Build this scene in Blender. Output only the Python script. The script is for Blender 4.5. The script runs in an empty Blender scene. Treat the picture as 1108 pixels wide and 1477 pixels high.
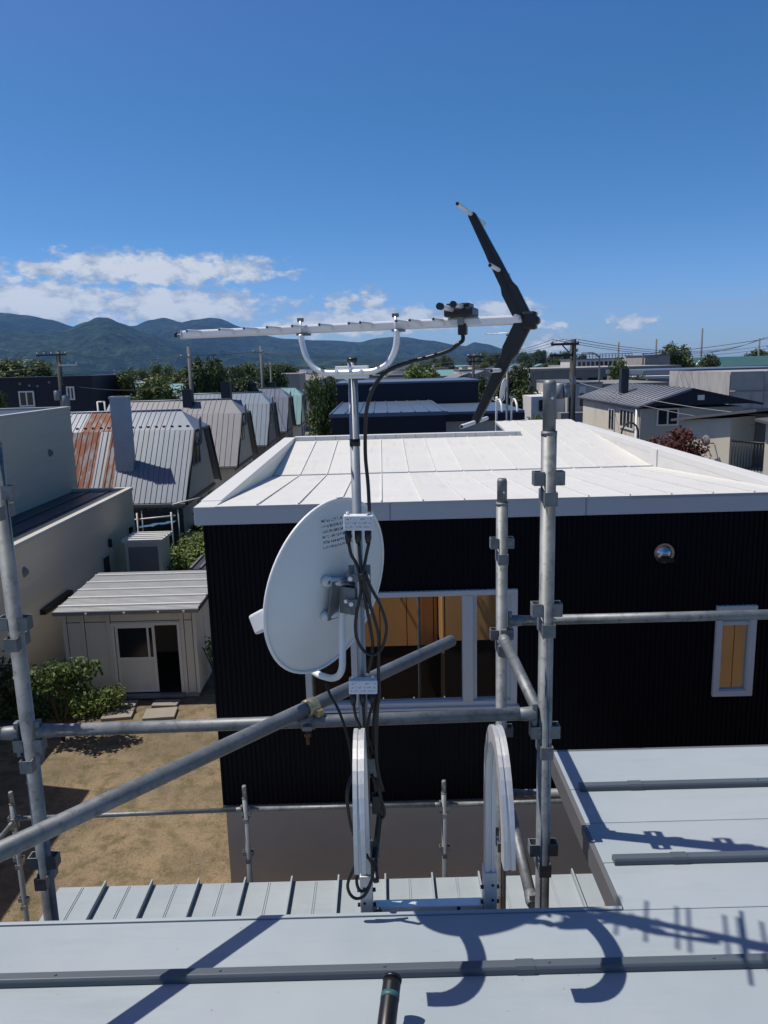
import bpy, math, random
import numpy as np
from mathutils import Vector, Matrix, noise

scene = bpy.context.scene
COL = scene.collection
R = math.radians
rng = random.Random(7)

# ------------------------------------------------------------------ camera
cam_data = bpy.data.cameras.new('camera')
cam = bpy.data.objects.new('camera', cam_data)
COL.objects.link(cam)
cam_data.sensor_fit = 'VERTICAL'
cam_data.sensor_height = 36.0
cam_data.lens = 26.81
cam_data.clip_start = 0.05
cam_data.clip_end = 40000
PITCH, ROLL = R(10.88), R(1.5)
r0, u0 = Vector((1, 0, 0)), Vector((0, math.sin(PITCH), math.cos(PITCH)))
fwd = Vector((0, math.cos(PITCH), -math.sin(PITCH)))
cr = r0 * math.cos(ROLL) - u0 * math.sin(ROLL)
cu = r0 * math.sin(ROLL) + u0 * math.cos(ROLL)
mw = Matrix((cr, cu, -fwd)).transposed().to_4x4()
mw.translation = Vector((0, 0, 7.8))
cam.matrix_world = mw
scene.camera = cam

# ------------------------------------------------------------------ view
vs = scene.view_settings
vs.view_transform = 'Standard'
vs.look = 'None'
vs.exposure = 0.0
vs.gamma = 1.0
vs.use_curve_mapping = False
scene.cycles.max_bounces = 8
scene.cycles.diffuse_bounces = 3
scene.cycles.glossy_bounces = 4
scene.cycles.volume_bounces = 1
scene.cycles.transparent_max_bounces = 8

# ------------------------------------------------------------------ sun: shadows fall to the right, a little toward the camera
SUN_VEC = Vector((-0.5, 0.11, 1.0)).normalized()
SUN_EL = math.asin(SUN_VEC.z)
sun_data = bpy.data.lights.new('sun', 'SUN')
sun_data.energy = 4.9
sun_data.angle = R(0.53)
sun_data.color = (1.0, 0.95, 0.865)
sun = bpy.data.objects.new('sun', sun_data)
COL.objects.link(sun)
sun.rotation_euler = SUN_VEC.to_track_quat('Z', 'Y').to_euler()

# ------------------------------------------------------------------ world: clear sky with low clouds
world = bpy.data.worlds.new('World')
scene.world = world
world.use_nodes = True
wt = world.node_tree
wt.nodes.clear()


class NT:
    """small helper for node trees"""
    def __init__(s, tree):
        s.t = tree

    def n(s, kind, **kw):
        nd = s.t.nodes.new(kind)
        for k, v in kw.items():
            setattr(nd, k, v)
        return nd

    def put(s, sock, v):
        if isinstance(v, bpy.types.NodeSocket):
            s.t.links.new(v, sock)
        elif v is not None:
            sock.default_value = v

    def math(s, op, a, b=None, c=None, clamp=False):
        nd = s.n('ShaderNodeMath', operation=op, use_clamp=clamp)
        for i, v in enumerate((a, b, c)):
            if v is not None:
                s.put(nd.inputs[i], v)
        return nd.outputs[0]

    def ramp(s, fac, stops):
        nd = s.n('ShaderNodeValToRGB')
        el = nd.color_ramp.elements
        while len(el) < len(stops):
            el.new(0.5)
        for e, (p, c) in zip(el, stops):
            e.position = p
            e.color = (c, c, c, 1) if isinstance(c, (int, float)) else (c[0], c[1], c[2], 1)
        s.put(nd.inputs[0], fac)
        return nd.outputs[0]

    def mix(s, fac, a, b, blend='MIX'):
        nd = s.n('ShaderNodeMix', data_type='RGBA', blend_type=blend)
        s.put(nd.inputs[0], fac)
        s.put(nd.inputs[6], (*a, 1) if isinstance(a, tuple) else a)
        s.put(nd.inputs[7], (*b, 1) if isinstance(b, tuple) else b)
        return nd.outputs[2]

    def noise(s, vec, scale, detail=4, rough=0.55, dim='3D'):
        nd = s.n('ShaderNodeTexNoise', noise_dimensions=dim)
        s.put(nd.inputs['Vector'], vec)
        nd.inputs['Scale'].default_value = scale
        nd.inputs['Detail'].default_value = detail
        nd.inputs['Roughness'].default_value = rough
        return nd.outputs[0]


W = NT(wt)
sky = W.n('ShaderNodeTexSky', sky_type='NISHITA')
sky.sun_disc = False
sky.sun_elevation = SUN_EL
sky.sun_rotation = math.atan2(SUN_VEC.x, SUN_VEC.y)
sky.altitude = 50
sky.air_density = 1.0
sky.dust_density = 0.4
sky.ozone_density = 3.0
tc = W.n('ShaderNodeTexCoord')
sep = W.n('ShaderNodeSeparateXYZ')
wt.links.new(tc.outputs['Generated'], sep.inputs[0])
dx, dy, dz = sep.outputs
az = W.math('MULTIPLY', W.math('ARCTAN2', dx, dy), 57.2958)
el_ = W.math('MULTIPLY', W.math('ARCSINE', dz), 57.2958)
cmb = W.n('ShaderNodeCombineXYZ')
W.put(cmb.inputs[0], W.math('MULTIPLY', az, 0.16))
W.put(cmb.inputs[1], W.math('MULTIPLY', el_, 0.30))
# uneven edges: warp az/el by noise before measuring the banks
warp = W.n('ShaderNodeTexNoise')
wt.links.new(cmb.outputs[0], warp.inputs['Vector'])
warp.inputs['Scale'].default_value = 2.2
warp.inputs['Detail'].default_value = 5
warp.inputs['Roughness'].default_value = 0.62
wsep = W.n('ShaderNodeSeparateColor')
wt.links.new(warp.outputs['Color'], wsep.inputs[0])
waz = W.math('ADD', az, W.math('MULTIPLY', W.math('SUBTRACT', wsep.outputs[0], 0.5), 5.0))
wel = W.math('ADD', el_, W.math('MULTIPLY', W.math('SUBTRACT', wsep.outputs[1], 0.5), 2.0))
# cloud banks: azimuth, elevation, half width, half height (degrees), strength
banks = [(-16.8, 6.9, 10.5, 1.3, 1.35), (-24.0, 4.7, 8.5, 1.8, 1.6), (-14.5, 4.5, 7.5, 1.9, 1.5),
         (-9.8, 6.9, 3.2, 1.0, 0.9), (-27.5, 7.2, 2.4, 0.5, 0.9), (-6.3, 4.9, 1.7, 0.45, 0.75),
         (-2.6, 4.6, 1.3, 0.9, 1.2), (-0.6, 4.8, 1.4, 0.8, 1.2), (-3.5, 3.0, 7.0, 1.2, 1.4),
         (2.2, 3.3, 6.0, 1.2, 1.4), (8.8, 3.5, 3.4, 1.2, 1.4), (12.6, 1.2, 2.6, 1.0, 1.0),
         (17.8, 2.6, 1.5, 0.8, 1.5), (11.5, 2.7, 2.3, 0.5, 1.2), (-6.6, 6.6, 2.2, 0.3, 0.5),
         (-40, 6.0, 10, 2.0, 0.9), (-62, 4.0, 9, 1.8, 0.9), (44, 2.6, 6, 1.0, 0.8), (70, 4, 8, 1.5, 0.8),
         (110, 4, 12, 2, 0.9), (-100, 5, 12, 2, 0.9), (150, 4, 10, 1.6, 0.8), (-150, 5, 14, 2, 0.9)]
acc = None
for (a, e, ra, re, st) in banks:
    qa = W.math('DIVIDE', W.math('SUBTRACT', waz, a), ra)
    qe = W.math('DIVIDE', W.math('SUBTRACT', wel, e), re)
    d2 = W.math('ADD', W.math('MULTIPLY', qa, qa), W.math('MULTIPLY', qe, qe))
    m = W.math('MULTIPLY', W.math('SUBTRACT', 1.0, W.math('SQRT', d2)), st)
    acc = m if acc is None else W.math('MAXIMUM', acc, m)
fine = W.noise(cmb.outputs[0], 5.5, 7, 0.62)
dens = W.math('ADD', acc, W.math('MULTIPLY', W.math('SUBTRACT', fine, 0.5), 2.2))
cover = W.ramp(dens, [(0.06, 0.0), (0.62, 0.92)])
cmb2 = W.n('ShaderNodeCombineXYZ')
W.put(cmb2.inputs[0], W.math('MULTIPLY', az, 0.05))
W.put(cmb2.inputs[1], W.math('MULTIPLY', el_, 0.9))
cirrus = W.noise(cmb2.outputs[0], 1.4, 6, 0.5)
cir_band = W.math('MULTIPLY', W.ramp(W.math('ABSOLUTE', W.math('SUBTRACT', el_, 3.6)), [(0.0, 1.0), (1.0, 0.0)]),
                  W.ramp(W.math('DIVIDE', W.math('SUBTRACT', az, 8.0), 12.0), [(0.0, 0.0), (1.0, 1.0)]))
cir = W.math('MULTIPLY', W.math('MULTIPLY', W.ramp(cirrus, [(0.4, 0.0), (0.7, 1.0)]), cir_band), 0.75)
cover = W.math('MAXIMUM', cover, cir)
shade = W.noise(cmb.outputs[0], 3.4, 6, 0.6)
ccol = W.mix(W.ramp(W.math('ADD', shade, W.math('MULTIPLY', W.math('SUBTRACT', dens, 0.5), 0.25)), [(0.36, 0.0), (0.62, 1.0)]),
             (4.6, 5.6, 7.0), (9.6, 10.0, 10.4))
hs_ = W.n('ShaderNodeHueSaturation')
hs_.inputs['Saturation'].default_value = 1.45
hs_.inputs['Value'].default_value = 1.0
wt.links.new(sky.outputs[0], hs_.inputs['Color'])
# camera-like colour of a clear summer sky: redder high up, bluer near the horizon than the model gives; overhead, out of view, warmed to neutralise blue fill
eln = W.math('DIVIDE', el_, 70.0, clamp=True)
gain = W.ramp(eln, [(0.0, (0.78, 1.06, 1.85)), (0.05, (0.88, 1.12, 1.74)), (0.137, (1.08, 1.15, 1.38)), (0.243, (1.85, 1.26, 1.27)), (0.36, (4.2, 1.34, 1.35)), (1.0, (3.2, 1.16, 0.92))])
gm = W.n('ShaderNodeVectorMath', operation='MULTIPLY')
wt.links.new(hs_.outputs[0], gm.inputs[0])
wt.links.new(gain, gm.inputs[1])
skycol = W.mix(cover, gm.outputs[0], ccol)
bg = W.n('ShaderNodeBackground')
wt.links.new(skycol, bg.inputs[0])
bg.inputs[1].default_value = 0.075
world.cycles.sampling_method = 'MANUAL'
world.cycles.sample_map_resolution = 256
wo = W.n('ShaderNodeOutputWorld')
wt.links.new(bg.outputs[0], wo.inputs[0])


# ------------------------------------------------------------------ materials
MATS = {}
ALB = 0.80   # evenly darkens non-metal base colours, deepening shadows against the sky


def mat(name, col, rough=0.5, metal=0.0, var=0.12, scale=6.0, bump=0.0, bscale=80.0, stretch=(1, 1, 1),
        col2=None, thr=(0.45, 0.6), c2scale=3.0, spec=0.5, rvar=0.0, rand=0.0, coat=0.0, stretch2=None):
    if metal < 0.5:
        col = tuple(x * ALB for x in col)
        col2 = tuple(x * ALB for x in col2) if col2 else None
    m = bpy.data.materials.new(name)
    m.use_nodes = True
    t = NT(m.node_tree)
    bs = m.node_tree.nodes['Principled BSDF']
    co = t.n('ShaderNodeTexCoord').outputs['Object']
    oi = t.n('ShaderNodeObjectInfo')
    off = t.n('ShaderNodeVectorMath', operation='MULTIPLY_ADD')
    t.put(off.inputs[0], co)
    off.inputs[1].default_value = stretch
    rv = t.n('ShaderNodeCombineXYZ')
    t.put(rv.inputs[0], t.math('MULTIPLY', oi.outputs['Random'], 37.0))
    t.put(rv.inputs[1], t.math('MULTIPLY', oi.outputs['Random'], 91.0))
    t.put(off.inputs[2], rv.outputs[0])
    vec = off.outputs[0]
    n1 = t.noise(vec, scale, 6, 0.6)
    c = t.mix(t.ramp(n1, [(0.25, 0.0), (0.75, 1.0)]),
              tuple(x * (1 - var) for x in col), tuple(min(1, x * (1 + var)) for x in col))
    if col2 is not None:
        v2 = vec
        if stretch2:
            o2 = t.n('ShaderNodeVectorMath', operation='MULTIPLY')
            t.put(o2.inputs[0], co)
            o2.inputs[1].default_value = stretch2
            v2 = o2.outputs[0]
        n2 = t.noise(v2, c2scale, 8, 0.62)
        c = t.mix(t.ramp(n2, [(thr[0], 0.0), (thr[1], 1.0)]), c, col2)
    if rand:
        br = t.math('ADD', 1 - rand, t.math('MULTIPLY', oi.outputs['Random'], 2 * rand))
        mul = t.n('ShaderNodeVectorMath', operation='SCALE')
        t.put(mul.inputs[0], c)
        t.put(mul.inputs[3], br)
        c = mul.outputs[0]
    t.put(bs.inputs['Base Color'], c)
    bs.inputs['Metallic'].default_value = metal
    bs.inputs['Specular IOR Level'].default_value = spec
    if coat:
        bs.inputs['Coat Weight'].default_value = coat
    if rvar:
        t.put(bs.inputs['Roughness'], t.math('ADD', rough - rvar / 2, t.math('MULTIPLY', t.noise(vec, scale * 2.3, 5), rvar)))
    else:
        bs.inputs['Roughness'].default_value = rough
    if bump:
        bp = t.n('ShaderNodeBump')
        bp.inputs['Strength'].default_value = bump
        bp.inputs['Distance'].default_value = 0.02
        t.put(bp.inputs['Height'], t.noise(vec, bscale, 5, 0.6))
        t.put(bs.inputs['Normal'], bp.outputs[0])
    MATS[name] = m
    return m




def galv_mat(name, dark, mid, light, metal):
    """hot dip galvanised tube: spangle, grey bloom, dull streaks"""
    m = bpy.data.materials.new(name)
    m.use_nodes = True
    t = NT(m.node_tree)
    bs = m.node_tree.nodes['Principled BSDF']
    co = t.n('ShaderNodeTexCoord').outputs['Object']
    vo = t.n('ShaderNodeTexVoronoi')
    vo.inputs['Scale'].default_value = 75
    t.put(vo.inputs['Vector'], co)
    cell = t.math('MULTIPLY', vo.outputs['Color'], 1.0)
    bloom = t.noise(co, 7.0, 6, 0.65)
    grime = t.noise(co, 26.0, 6, 0.7)
    c = t.mix(t.ramp(bloom, [(0.36, 0.0), (0.62, 1.0)]), mid, light)
    c = t.mix(t.math('MULTIPLY', cell, 0.35), c, mid)
    c = t.mix(t.ramp(grime, [(0.52, 0.0), (0.72, 0.85)]), c, dark)
    t.put(bs.inputs['Base Color'], c)
    bs.inputs['Metallic'].default_value = metal
    t.put(bs.inputs['Roughness'], t.math('ADD', 0.42, t.math('MULTIPLY', bloom, 0.28)))
    bp_ = t.n('ShaderNodeBump')
    bp_.inputs['Strength'].default_value = 0.12
    bp_.inputs['Distance'].default_value = 0.004
    t.put(bp_.inputs['Height'], grime)
    t.put(bs.inputs['Normal'], bp_.outputs[0])
    MATS[name] = m


galv_mat('galv', (0.065, 0.07, 0.072), (0.14, 0.152, 0.157), (0.245, 0.26, 0.264), 0.55)
mat('galv_mast', (0.27, 0.30, 0.325), 0.5, 0.5, 0.1, 14, rvar=0.15)
mat('galv_dull', (0.26, 0.27, 0.27), 0.55, 0.6, 0.3, 18, 0.05, 160, (1, 1, 0.3), (0.14, 0.12, 0.10), (0.58, 0.75), 9, rvar=0.25)
mat('brass', (0.45, 0.38, 0.22), 0.4, 0.85, 0.3, 40, 0, rvar=0.2)
mat('rust_bolt', (0.22, 0.09, 0.035), 0.75, 0.3, 0.4, 60)
mat('alu', (0.56, 0.56, 0.555), 0.48, 0.55, 0.10, 30, 0.03, 200, (1, 1, 0.1), (0.42, 0.42, 0.42), (0.58, 0.75), 24, rvar=0.2)
mat('alu_bright', (0.78, 0.78, 0.77), 0.38, 0.5, 0.06, 20, rvar=0.15)
mat('boom_white', (0.92, 0.92, 0.91), 0.34, 0.15, 0.03, 20)
mat('dish_grey', (0.80, 0.83, 0.81), 0.45, 0.0, 0.04, 5, 0.02, 220)
mat('dish_rim', (0.90, 0.92, 0.90), 0.4, 0.0, 0.04, 5)
mat('box_white', (0.78, 0.79, 0.80), 0.42, 0, 0.03, 9)
mat('black_plastic', (0.008, 0.008, 0.009), 0.36, 0, 0.2, 20)
mat('cable', (0.008, 0.008, 0.009), 0.38, 0, 0.2, 30)
mat('cable_white', (0.55, 0.55, 0.53), 0.45, 0, 0.1, 30)
mat('teal_tape', (0.035, 0.12, 0.13), 0.5, 0, 0.1, 30)


def sheet_mat(name, col, dusty, stain, rough, streak, dent=0.5):
    """painted steel sheet: oil-canning, dust film, faint stains and scuffs"""
    m = bpy.data.materials.new(name)
    m.use_nodes = True
    t = NT(m.node_tree)
    bs = m.node_tree.nodes['Principled BSDF']
    co = t.n('ShaderNodeTexCoord').outputs['Object']
    oi = t.n('ShaderNodeObjectInfo').outputs['Random']
    st = t.n('ShaderNodeVectorMath', operation='MULTIPLY')
    t.put(st.inputs[0], co)
    st.inputs[1].default_value = streak
    cloud = t.noise(co, 1.7, 6, 0.6)
    run = t.noise(st.outputs[0], 5.0, 7, 0.65)
    speck = t.noise(co, 55.0, 3, 0.5)
    scuff = t.n('ShaderNodeVectorMath', operation='MULTIPLY')
    t.put(scuff.inputs[0], co)
    scuff.inputs[1].default_value = (3.0, 40.0, 1.0)
    scf = t.noise(scuff.outputs[0], 1.3, 4, 0.6)
    c = t.mix(t.ramp(cloud, [(0.35, 0.0), (0.70, 0.55)]), col, dusty)
    c = t.mix(t.ramp(run, [(0.52, 0.0), (0.75, 0.55)]), c, stain)
    c = t.mix(t.ramp(speck, [(0.68, 0.0), (0.74, 0.5)]), c, dusty)
    c = t.mix(t.ramp(scf, [(0.70, 0.0), (0.74, 0.35)]), c, dusty)
    sc = t.n('ShaderNodeVectorMath', operation='SCALE')
    t.put(sc.inputs[0], c)
    t.put(sc.inputs[3], t.math('ADD', 0.975, t.math('MULTIPLY', oi, 0.05)))
    t.put(bs.inputs['Base Color'], sc.outputs[0])
    bs.inputs['Specular IOR Level'].default_value = 0.28
    t.put(bs.inputs['Roughness'], t.math('ADD', rough, t.math('MULTIPLY', run, 0.25)))
    b1 = t.n('ShaderNodeBump')
    b1.inputs['Strength'].default_value = dent
    b1.inputs['Distance'].default_value = 0.02
    t.put(b1.inputs['Height'], t.noise(co, 2.6, 2, 0.4))
    t.put(bs.inputs['Normal'], b1.outputs[0])
    MATS[name] = m


sheet_mat('roof_grey', (0.285, 0.33, 0.355), (0.37, 0.405, 0.42), (0.245, 0.285, 0.305), 0.36, (0.35, 2.2, 1.0))
sheet_mat('white_roof', (0.575, 0.57, 0.535), (0.635, 0.625, 0.58), (0.43, 0.43, 0.41), 0.45, (2.6, 0.25, 1.0), 0.35)
mat('batten_grey', (0.095, 0.115, 0.135), 0.45, 0.0, 0.08, 3, 0.02, 12)
mat('fascia_grey', (0.14, 0.14, 0.14), 0.5, 0.0, 0.08, 3)
mat('fascia_pale', (0.40, 0.44, 0.47), 0.5, 0.0, 0.05, 3)
mat('white_coping', (0.74, 0.73, 0.69), 0.5, 0.0, 0.03, 1.2)
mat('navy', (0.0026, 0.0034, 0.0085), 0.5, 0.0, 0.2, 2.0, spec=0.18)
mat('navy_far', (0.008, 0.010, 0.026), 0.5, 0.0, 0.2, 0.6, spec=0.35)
mat('taupe', (0.80, 0.68, 0.52), 0.75, 0.0, 0.08, 2.0, 0.05, 60)
mat('frame_white', (0.84, 0.82, 0.77), 0.4, 0.0, 0.03, 4)
mat('brown_siding', (0.74, 0.40, 0.145), 0.6, 0.0, 0.10, 4, 0.04, 40, (1, 1, 0.3))
mat('dark_siding', (0.03, 0.018, 0.012), 0.6, 0.0, 0.2, 4)
mat('interior', (0.05, 0.025, 0.015), 0.6, 0.0, 0.2, 2)
mat('stainless', (0.55, 0.56, 0.57), 0.22, 0.95, 0.05, 10)
mat('beige_wall', (0.78, 0.66, 0.50), 0.75, 0.0, 0.06, 1.0, 0.05, 30, (0.3, 0.3, 6))
mat('beige_coping', (0.62, 0.60, 0.53), 0.5, 0.0, 0.06, 1.0)
mat('dark_roof', (0.035, 0.045, 0.06), 0.45, 0.0, 0.2, 1.0)
mat('black_trim', (0.015, 0.015, 0.016), 0.5, 0.0, 0.2, 3)
mat('cream_wall', (0.74, 0.69, 0.56), 0.75, 0.0, 0.08, 0.8, 0.03, 20, (1, 1, 0.25), (0.50, 0.48, 0.42), (0.55, 0.8), 1.2)
mat('grey_wall', (0.48, 0.46, 0.42), 0.75, 0.0, 0.08, 0.8, 0.03, 20, (1, 1, 0.25))
mat('grey_dark_wall', (0.24, 0.23, 0.215), 0.75, 0.0, 0.12, 0.8, 0.03, 20)
mat('white_wall', (0.70, 0.70, 0.68), 0.7, 0.0, 0.06, 0.8)
mat('shed_wall', (0.76, 0.73, 0.64), 0.6, 0.0, 0.07, 1.2, 0.02, 20, (1, 1, 0.3), (0.42, 0.40, 0.34), (0.60, 0.85), 1.7)
mat('shed_roof', (0.55, 0.56, 0.55), 0.5, 0.1, 0.15, 6, 0.03, 30, (0.2, 3, 1), (0.36, 0.36, 0.34), (0.55, 0.75), 8, stretch2=(0.5, 6, 1))
mat('roof_rusty', (0.235, 0.275, 0.325), 0.45, 0.15, 0.12, 3, 0.02, 20, (1, 0.3, 0.3), (0.26, 0.15, 0.10), (0.56, 0.72), 1.1, stretch2=(1.6, 0.3, 0.3))
mat('rust_sheet', (0.27, 0.095, 0.045), 0.8, 0.05, 0.3, 5, 0.03, 30, (1, 0.4, 0.4), (0.30, 0.30, 0.31), (0.48, 0.60), 3.4)
mat('roof_taupe', (0.235, 0.235, 0.25), 0.5, 0.1, 0.08, 1.5)
mat('roof_blue', (0.19, 0.25, 0.31), 0.45, 0.1, 0.08, 1.5)
mat('roof_slate', (0.13, 0.16, 0.23), 0.45, 0.1, 0.08, 1.5)
mat('roof_teal', (0.19, 0.36, 0.36), 0.5, 0.1, 0.08, 1.5)
mat('roof_midblue', (0.10, 0.145, 0.21), 0.4, 0.1, 0.12, 1.2, rvar=0.2)
mat('roof_purple', (0.17, 0.165, 0.20), 0.5, 0.1, 0.12, 1.2)
mat('roof_green', (0.05, 0.13, 0.11), 0.5, 0.1, 0.1, 0.6)
mat('chimney_grey', (0.55, 0.56, 0.58), 0.7, 0.0, 0.1, 2)
mat('chimney_dark', (0.03, 0.033, 0.045), 0.6, 0.0, 0.2, 2)
mat('concrete', (0.36, 0.35, 0.33), 0.85, 0.0, 0.15, 1.0, 0.05, 20)
mat('mesh_sheet', (0.46, 0.45, 0.43), 0.9, 0.0, 0.14, 1.0, 0.1, 6, (1, 1, 0.3), (0.36, 0.35, 0.34), (0.5, 0.6), 1.6)
mat('pole_concrete', (0.17, 0.17, 0.172), 0.85, 0.0, 0.1, 3)
mat('pole_dark', (0.045, 0.045, 0.045), 0.8, 0.0, 0.2, 3)
mat('steel_grey', (0.30, 0.31, 0.32), 0.5, 0.4, 0.1, 6)
mat('wire', (0.035, 0.035, 0.038), 0.6)
mat('wire_pale', (0.30, 0.30, 0.30), 0.6)
mat('window_dark', (0.012, 0.016, 0.022), 0.12, 0.0, 0.2, 2, spec=0.7)


def soil_mat():
    m = bpy.data.materials.new('soil')
    m.use_nodes = True
    t = NT(m.node_tree)
    bs = m.node_tree.nodes['Principled BSDF']
    co = t.n('ShaderNodeTexCoord').outputs['Object']
    big = t.noise(co, 0.55, 5, 0.6)
    midn = t.noise(co, 3.2, 7, 0.7)
    fine_ = t.noise(co, 22.0, 6, 0.7)
    c = t.mix(t.ramp(big, [(0.40, 0.0), (0.62, 1.0)]), (0.185, 0.146, 0.098), (0.275, 0.208, 0.132))
    c = t.mix(t.ramp(midn, [(0.46, 0.0), (0.62, 0.9)]), c, (0.125, 0.108, 0.060))
    c = t.mix(t.ramp(fine_, [(0.30, 0.55), (0.52, 0.0)]), c, (0.095, 0.075, 0.048))
    c = t.mix(t.ramp(fine_, [(0.60, 0.0), (0.78, 0.6)]), c, (0.36, 0.28, 0.18))
    t.put(bs.inputs['Base Color'], c)
    bs.inputs['Roughness'].default_value = 0.95
    bs.inputs['Specular IOR Level'].default_value = 0.1
    b_ = t.n('ShaderNodeBump')
    b_.inputs['Strength'].default_value = 0.9
    b_.inputs['Distance'].default_value = 0.06
    t.put(b_.inputs['Height'], t.math('ADD', t.math('MULTIPLY', midn, 0.6), t.math('MULTIPLY', fine_, 0.5)))
    t.put(bs.inputs['Normal'], b_.outputs[0])
    MATS['soil'] = m


soil_mat()
mat('land', (0.25, 0.225, 0.18), 0.95, 0.0, 0.3, 0.05, 0.0, 20, (1, 1, 1), (0.19, 0.175, 0.15), (0.5, 0.62), 0.03)
mat('asphalt', (0.055, 0.055, 0.056), 0.9, 0.0, 0.2, 1.0, 0.1, 40)


def forest_mat():
    m = bpy.data.materials.new('forest')
    m.use_nodes = True
    t = NT(m.node_tree)
    bs = m.node_tree.nodes['Principled BSDF']
    co = t.n('ShaderNodeTexCoord').outputs['Object']
    a = t.noise(co, 0.0016, 8, 0.62)
    b = t.noise(co, 0.012, 6, 0.7)
    c = t.mix(t.ramp(a, [(0.36, 0.0), (0.64, 1.0)]), (0.010, 0.026, 0.022), (0.050, 0.080, 0.045))
    c = t.mix(t.ramp(b, [(0.44, 0.75), (0.60, 0.0)]), c, (0.004, 0.012, 0.012))
    c = t.mix(t.ramp(b, [(0.66, 0.0), (0.76, 0.6)]), c, (0.16, 0.17, 0.12))
    t.put(bs.inputs['Base Color'], c)
    bs.inputs['Roughness'].default_value = 1.0
    bs.inputs['Specular IOR Level'].default_value = 0.0
    bm_ = t.n('ShaderNodeBump')
    bm_.inputs['Strength'].default_value = 1.0
    bm_.inputs['Distance'].default_value = 120.0
    t.put(bm_.inputs['Height'], t.noise(co, 0.006, 6, 0.65))
    t.put(bs.inputs['Normal'], bm_.outputs[0])
    MATS['forest'] = m


forest_mat()
mat('slab', (0.30, 0.27, 0.225), 0.85, 0.0, 0.12, 3.0, 0.1, 40)
mat('blue_tarp', (0.02, 0.12, 0.26), 0.5, 0.0, 0.2, 3)
mat('blue_grey_cloth', (0.16, 0.21, 0.27), 0.6, 0.0, 0.2, 4)
mat('wood_fence', (0.07, 0.055, 0.045), 0.8, 0.0, 0.25, 4, 0.1, 30, (1, 1, 0.2))
mat('bark', (0.07, 0.05, 0.035), 0.9, 0.0, 0.3, 6, 0.2, 40)


def leaf_mat(name, dark, light, scale=1.5):
    m = bpy.data.materials.new(name)
    m.use_nodes = True
    t = NT(m.node_tree)
    bs = m.node_tree.nodes['Principled BSDF']
    co = t.n('ShaderNodeTexCoord').outputs['Object']
    n = t.noise(co, scale, 4, 0.6)
    n2 = t.noise(co, scale * 9, 2, 0.5)
    f = t.math('ADD', t.math('MULTIPLY', n, 0.6), t.math('MULTIPLY', n2, 0.4))
    t.put(bs.inputs['Base Color'], t.mix(t.ramp(f, [(0.36, 0.0), (0.64, 1.0)]), dark, light))
    bs.inputs['Roughness'].default_value = 0.55
    bs.inputs['Specular IOR Level'].default_value = 0.3
    tr = t.n('ShaderNodeBsdfTranslucent')
    t.put(tr.inputs[0], t.mix(0.5, dark, light))
    mx = t.n('ShaderNodeMixShader')
    mx.inputs[0].default_value = 0.22
    out = m.node_tree.nodes['Material Output']
    t.t.links.new(bs.outputs[0], mx.inputs[1])
    t.t.links.new(tr.outputs[0], mx.inputs[2])
    t.t.links.new(mx.outputs[0], out.inputs[0])
    MATS[name] = m


leaf_mat('leaf_green', (0.040, 0.075, 0.018), (0.12, 0.155, 0.04), 0.7)
leaf_mat('leaf_dark', (0.022, 0.046, 0.015), (0.075, 0.105, 0.03), 0.7)
leaf_mat('leaf_bright', (0.070, 0.115, 0.022), (0.16, 0.21, 0.05), 1.5)
leaf_mat('leaf_bush', (0.035, 0.070, 0.015), (0.12, 0.17, 0.045), 2.0)
leaf_mat('dry_grass', (0.16, 0.135, 0.065), (0.30, 0.25, 0.13), 2.0)
leaf_mat('leaf_red', (0.055, 0.012, 0.010), (0.17, 0.050, 0.034), 2.0)


def glass_mat(name, base, refl):
    m = bpy.data.materials.new(name)
    m.use_nodes = True
    nt = m.node_tree
    nt.nodes.clear()
    t = NT(nt)
    d = t.n('ShaderNodeBsdfTransparent')
    d.inputs[0].default_value = (*base, 1)
    g = t.n('ShaderNodeBsdfGlossy')
    g.inputs['Roughness'].default_value = 0.0
    g.inputs[0].default_value = (0.97, 0.99, 1, 1)
    lw = t.n('ShaderNodeFresnel')
    lw.inputs[0].default_value = 1.5
    mx = t.n('ShaderNodeMixShader')
    t.put(mx.inputs[0], t.math('ADD', lw.outputs[0], refl, clamp=True))
    nt.links.new(d.outputs[0], mx.inputs[1])
    nt.links.new(g.outputs[0], mx.inputs[2])
    o = t.n('ShaderNodeOutputMaterial')
    nt.links.new(mx.outputs[0], o.inputs[0])
    MATS[name] = m


glass_mat('coated_glass', (0.45, 0.45, 0.42), 0.48)


def print_mat(name, ground, ink, rows, density):
    """fine illegible print in rows (flat print on a label)"""
    m = bpy.data.materials.new(name)
    m.use_nodes = True
    t = NT(m.node_tree)
    bs = m.node_tree.nodes['Principled BSDF']
    uv = t.n('ShaderNodeTexCoord').outputs['UV']
    sp = t.n('ShaderNodeSeparateXYZ')
    t.put(sp.inputs[0], uv)
    y = t.math('MULTIPLY', sp.outputs[1], rows)
    fr = t.math('FRACT', y)
    inrow = t.math('MULTIPLY', t.math('GREATER_THAN', fr, 0.28), t.math('LESS_THAN', fr, 0.80))
    cb = t.n('ShaderNodeCombineXYZ')
    t.put(cb.inputs[0], t.math('MULTIPLY', sp.outputs[0], rows * 5.0))
    t.put(cb.inputs[1], t.math('MULTIPLY', t.math('FLOOR', y), 7.3))
    t.put(cb.inputs[2], t.math('MULTIPLY', t.math('FLOOR', t.math('MULTIPLY', fr, 5.0)), 0.6))
    nz = t.noise(cb.outputs[0], 1.0, 2, 0.6)
    ink_f = t.math('MULTIPLY', inrow, t.math('GREATER_THAN', nz, density))
    t.put(bs.inputs['Base Color'], t.mix(ink_f, ground, ink))
    bs.inputs['Roughness'].default_value = 0.45
    MATS[name] = m


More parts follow.
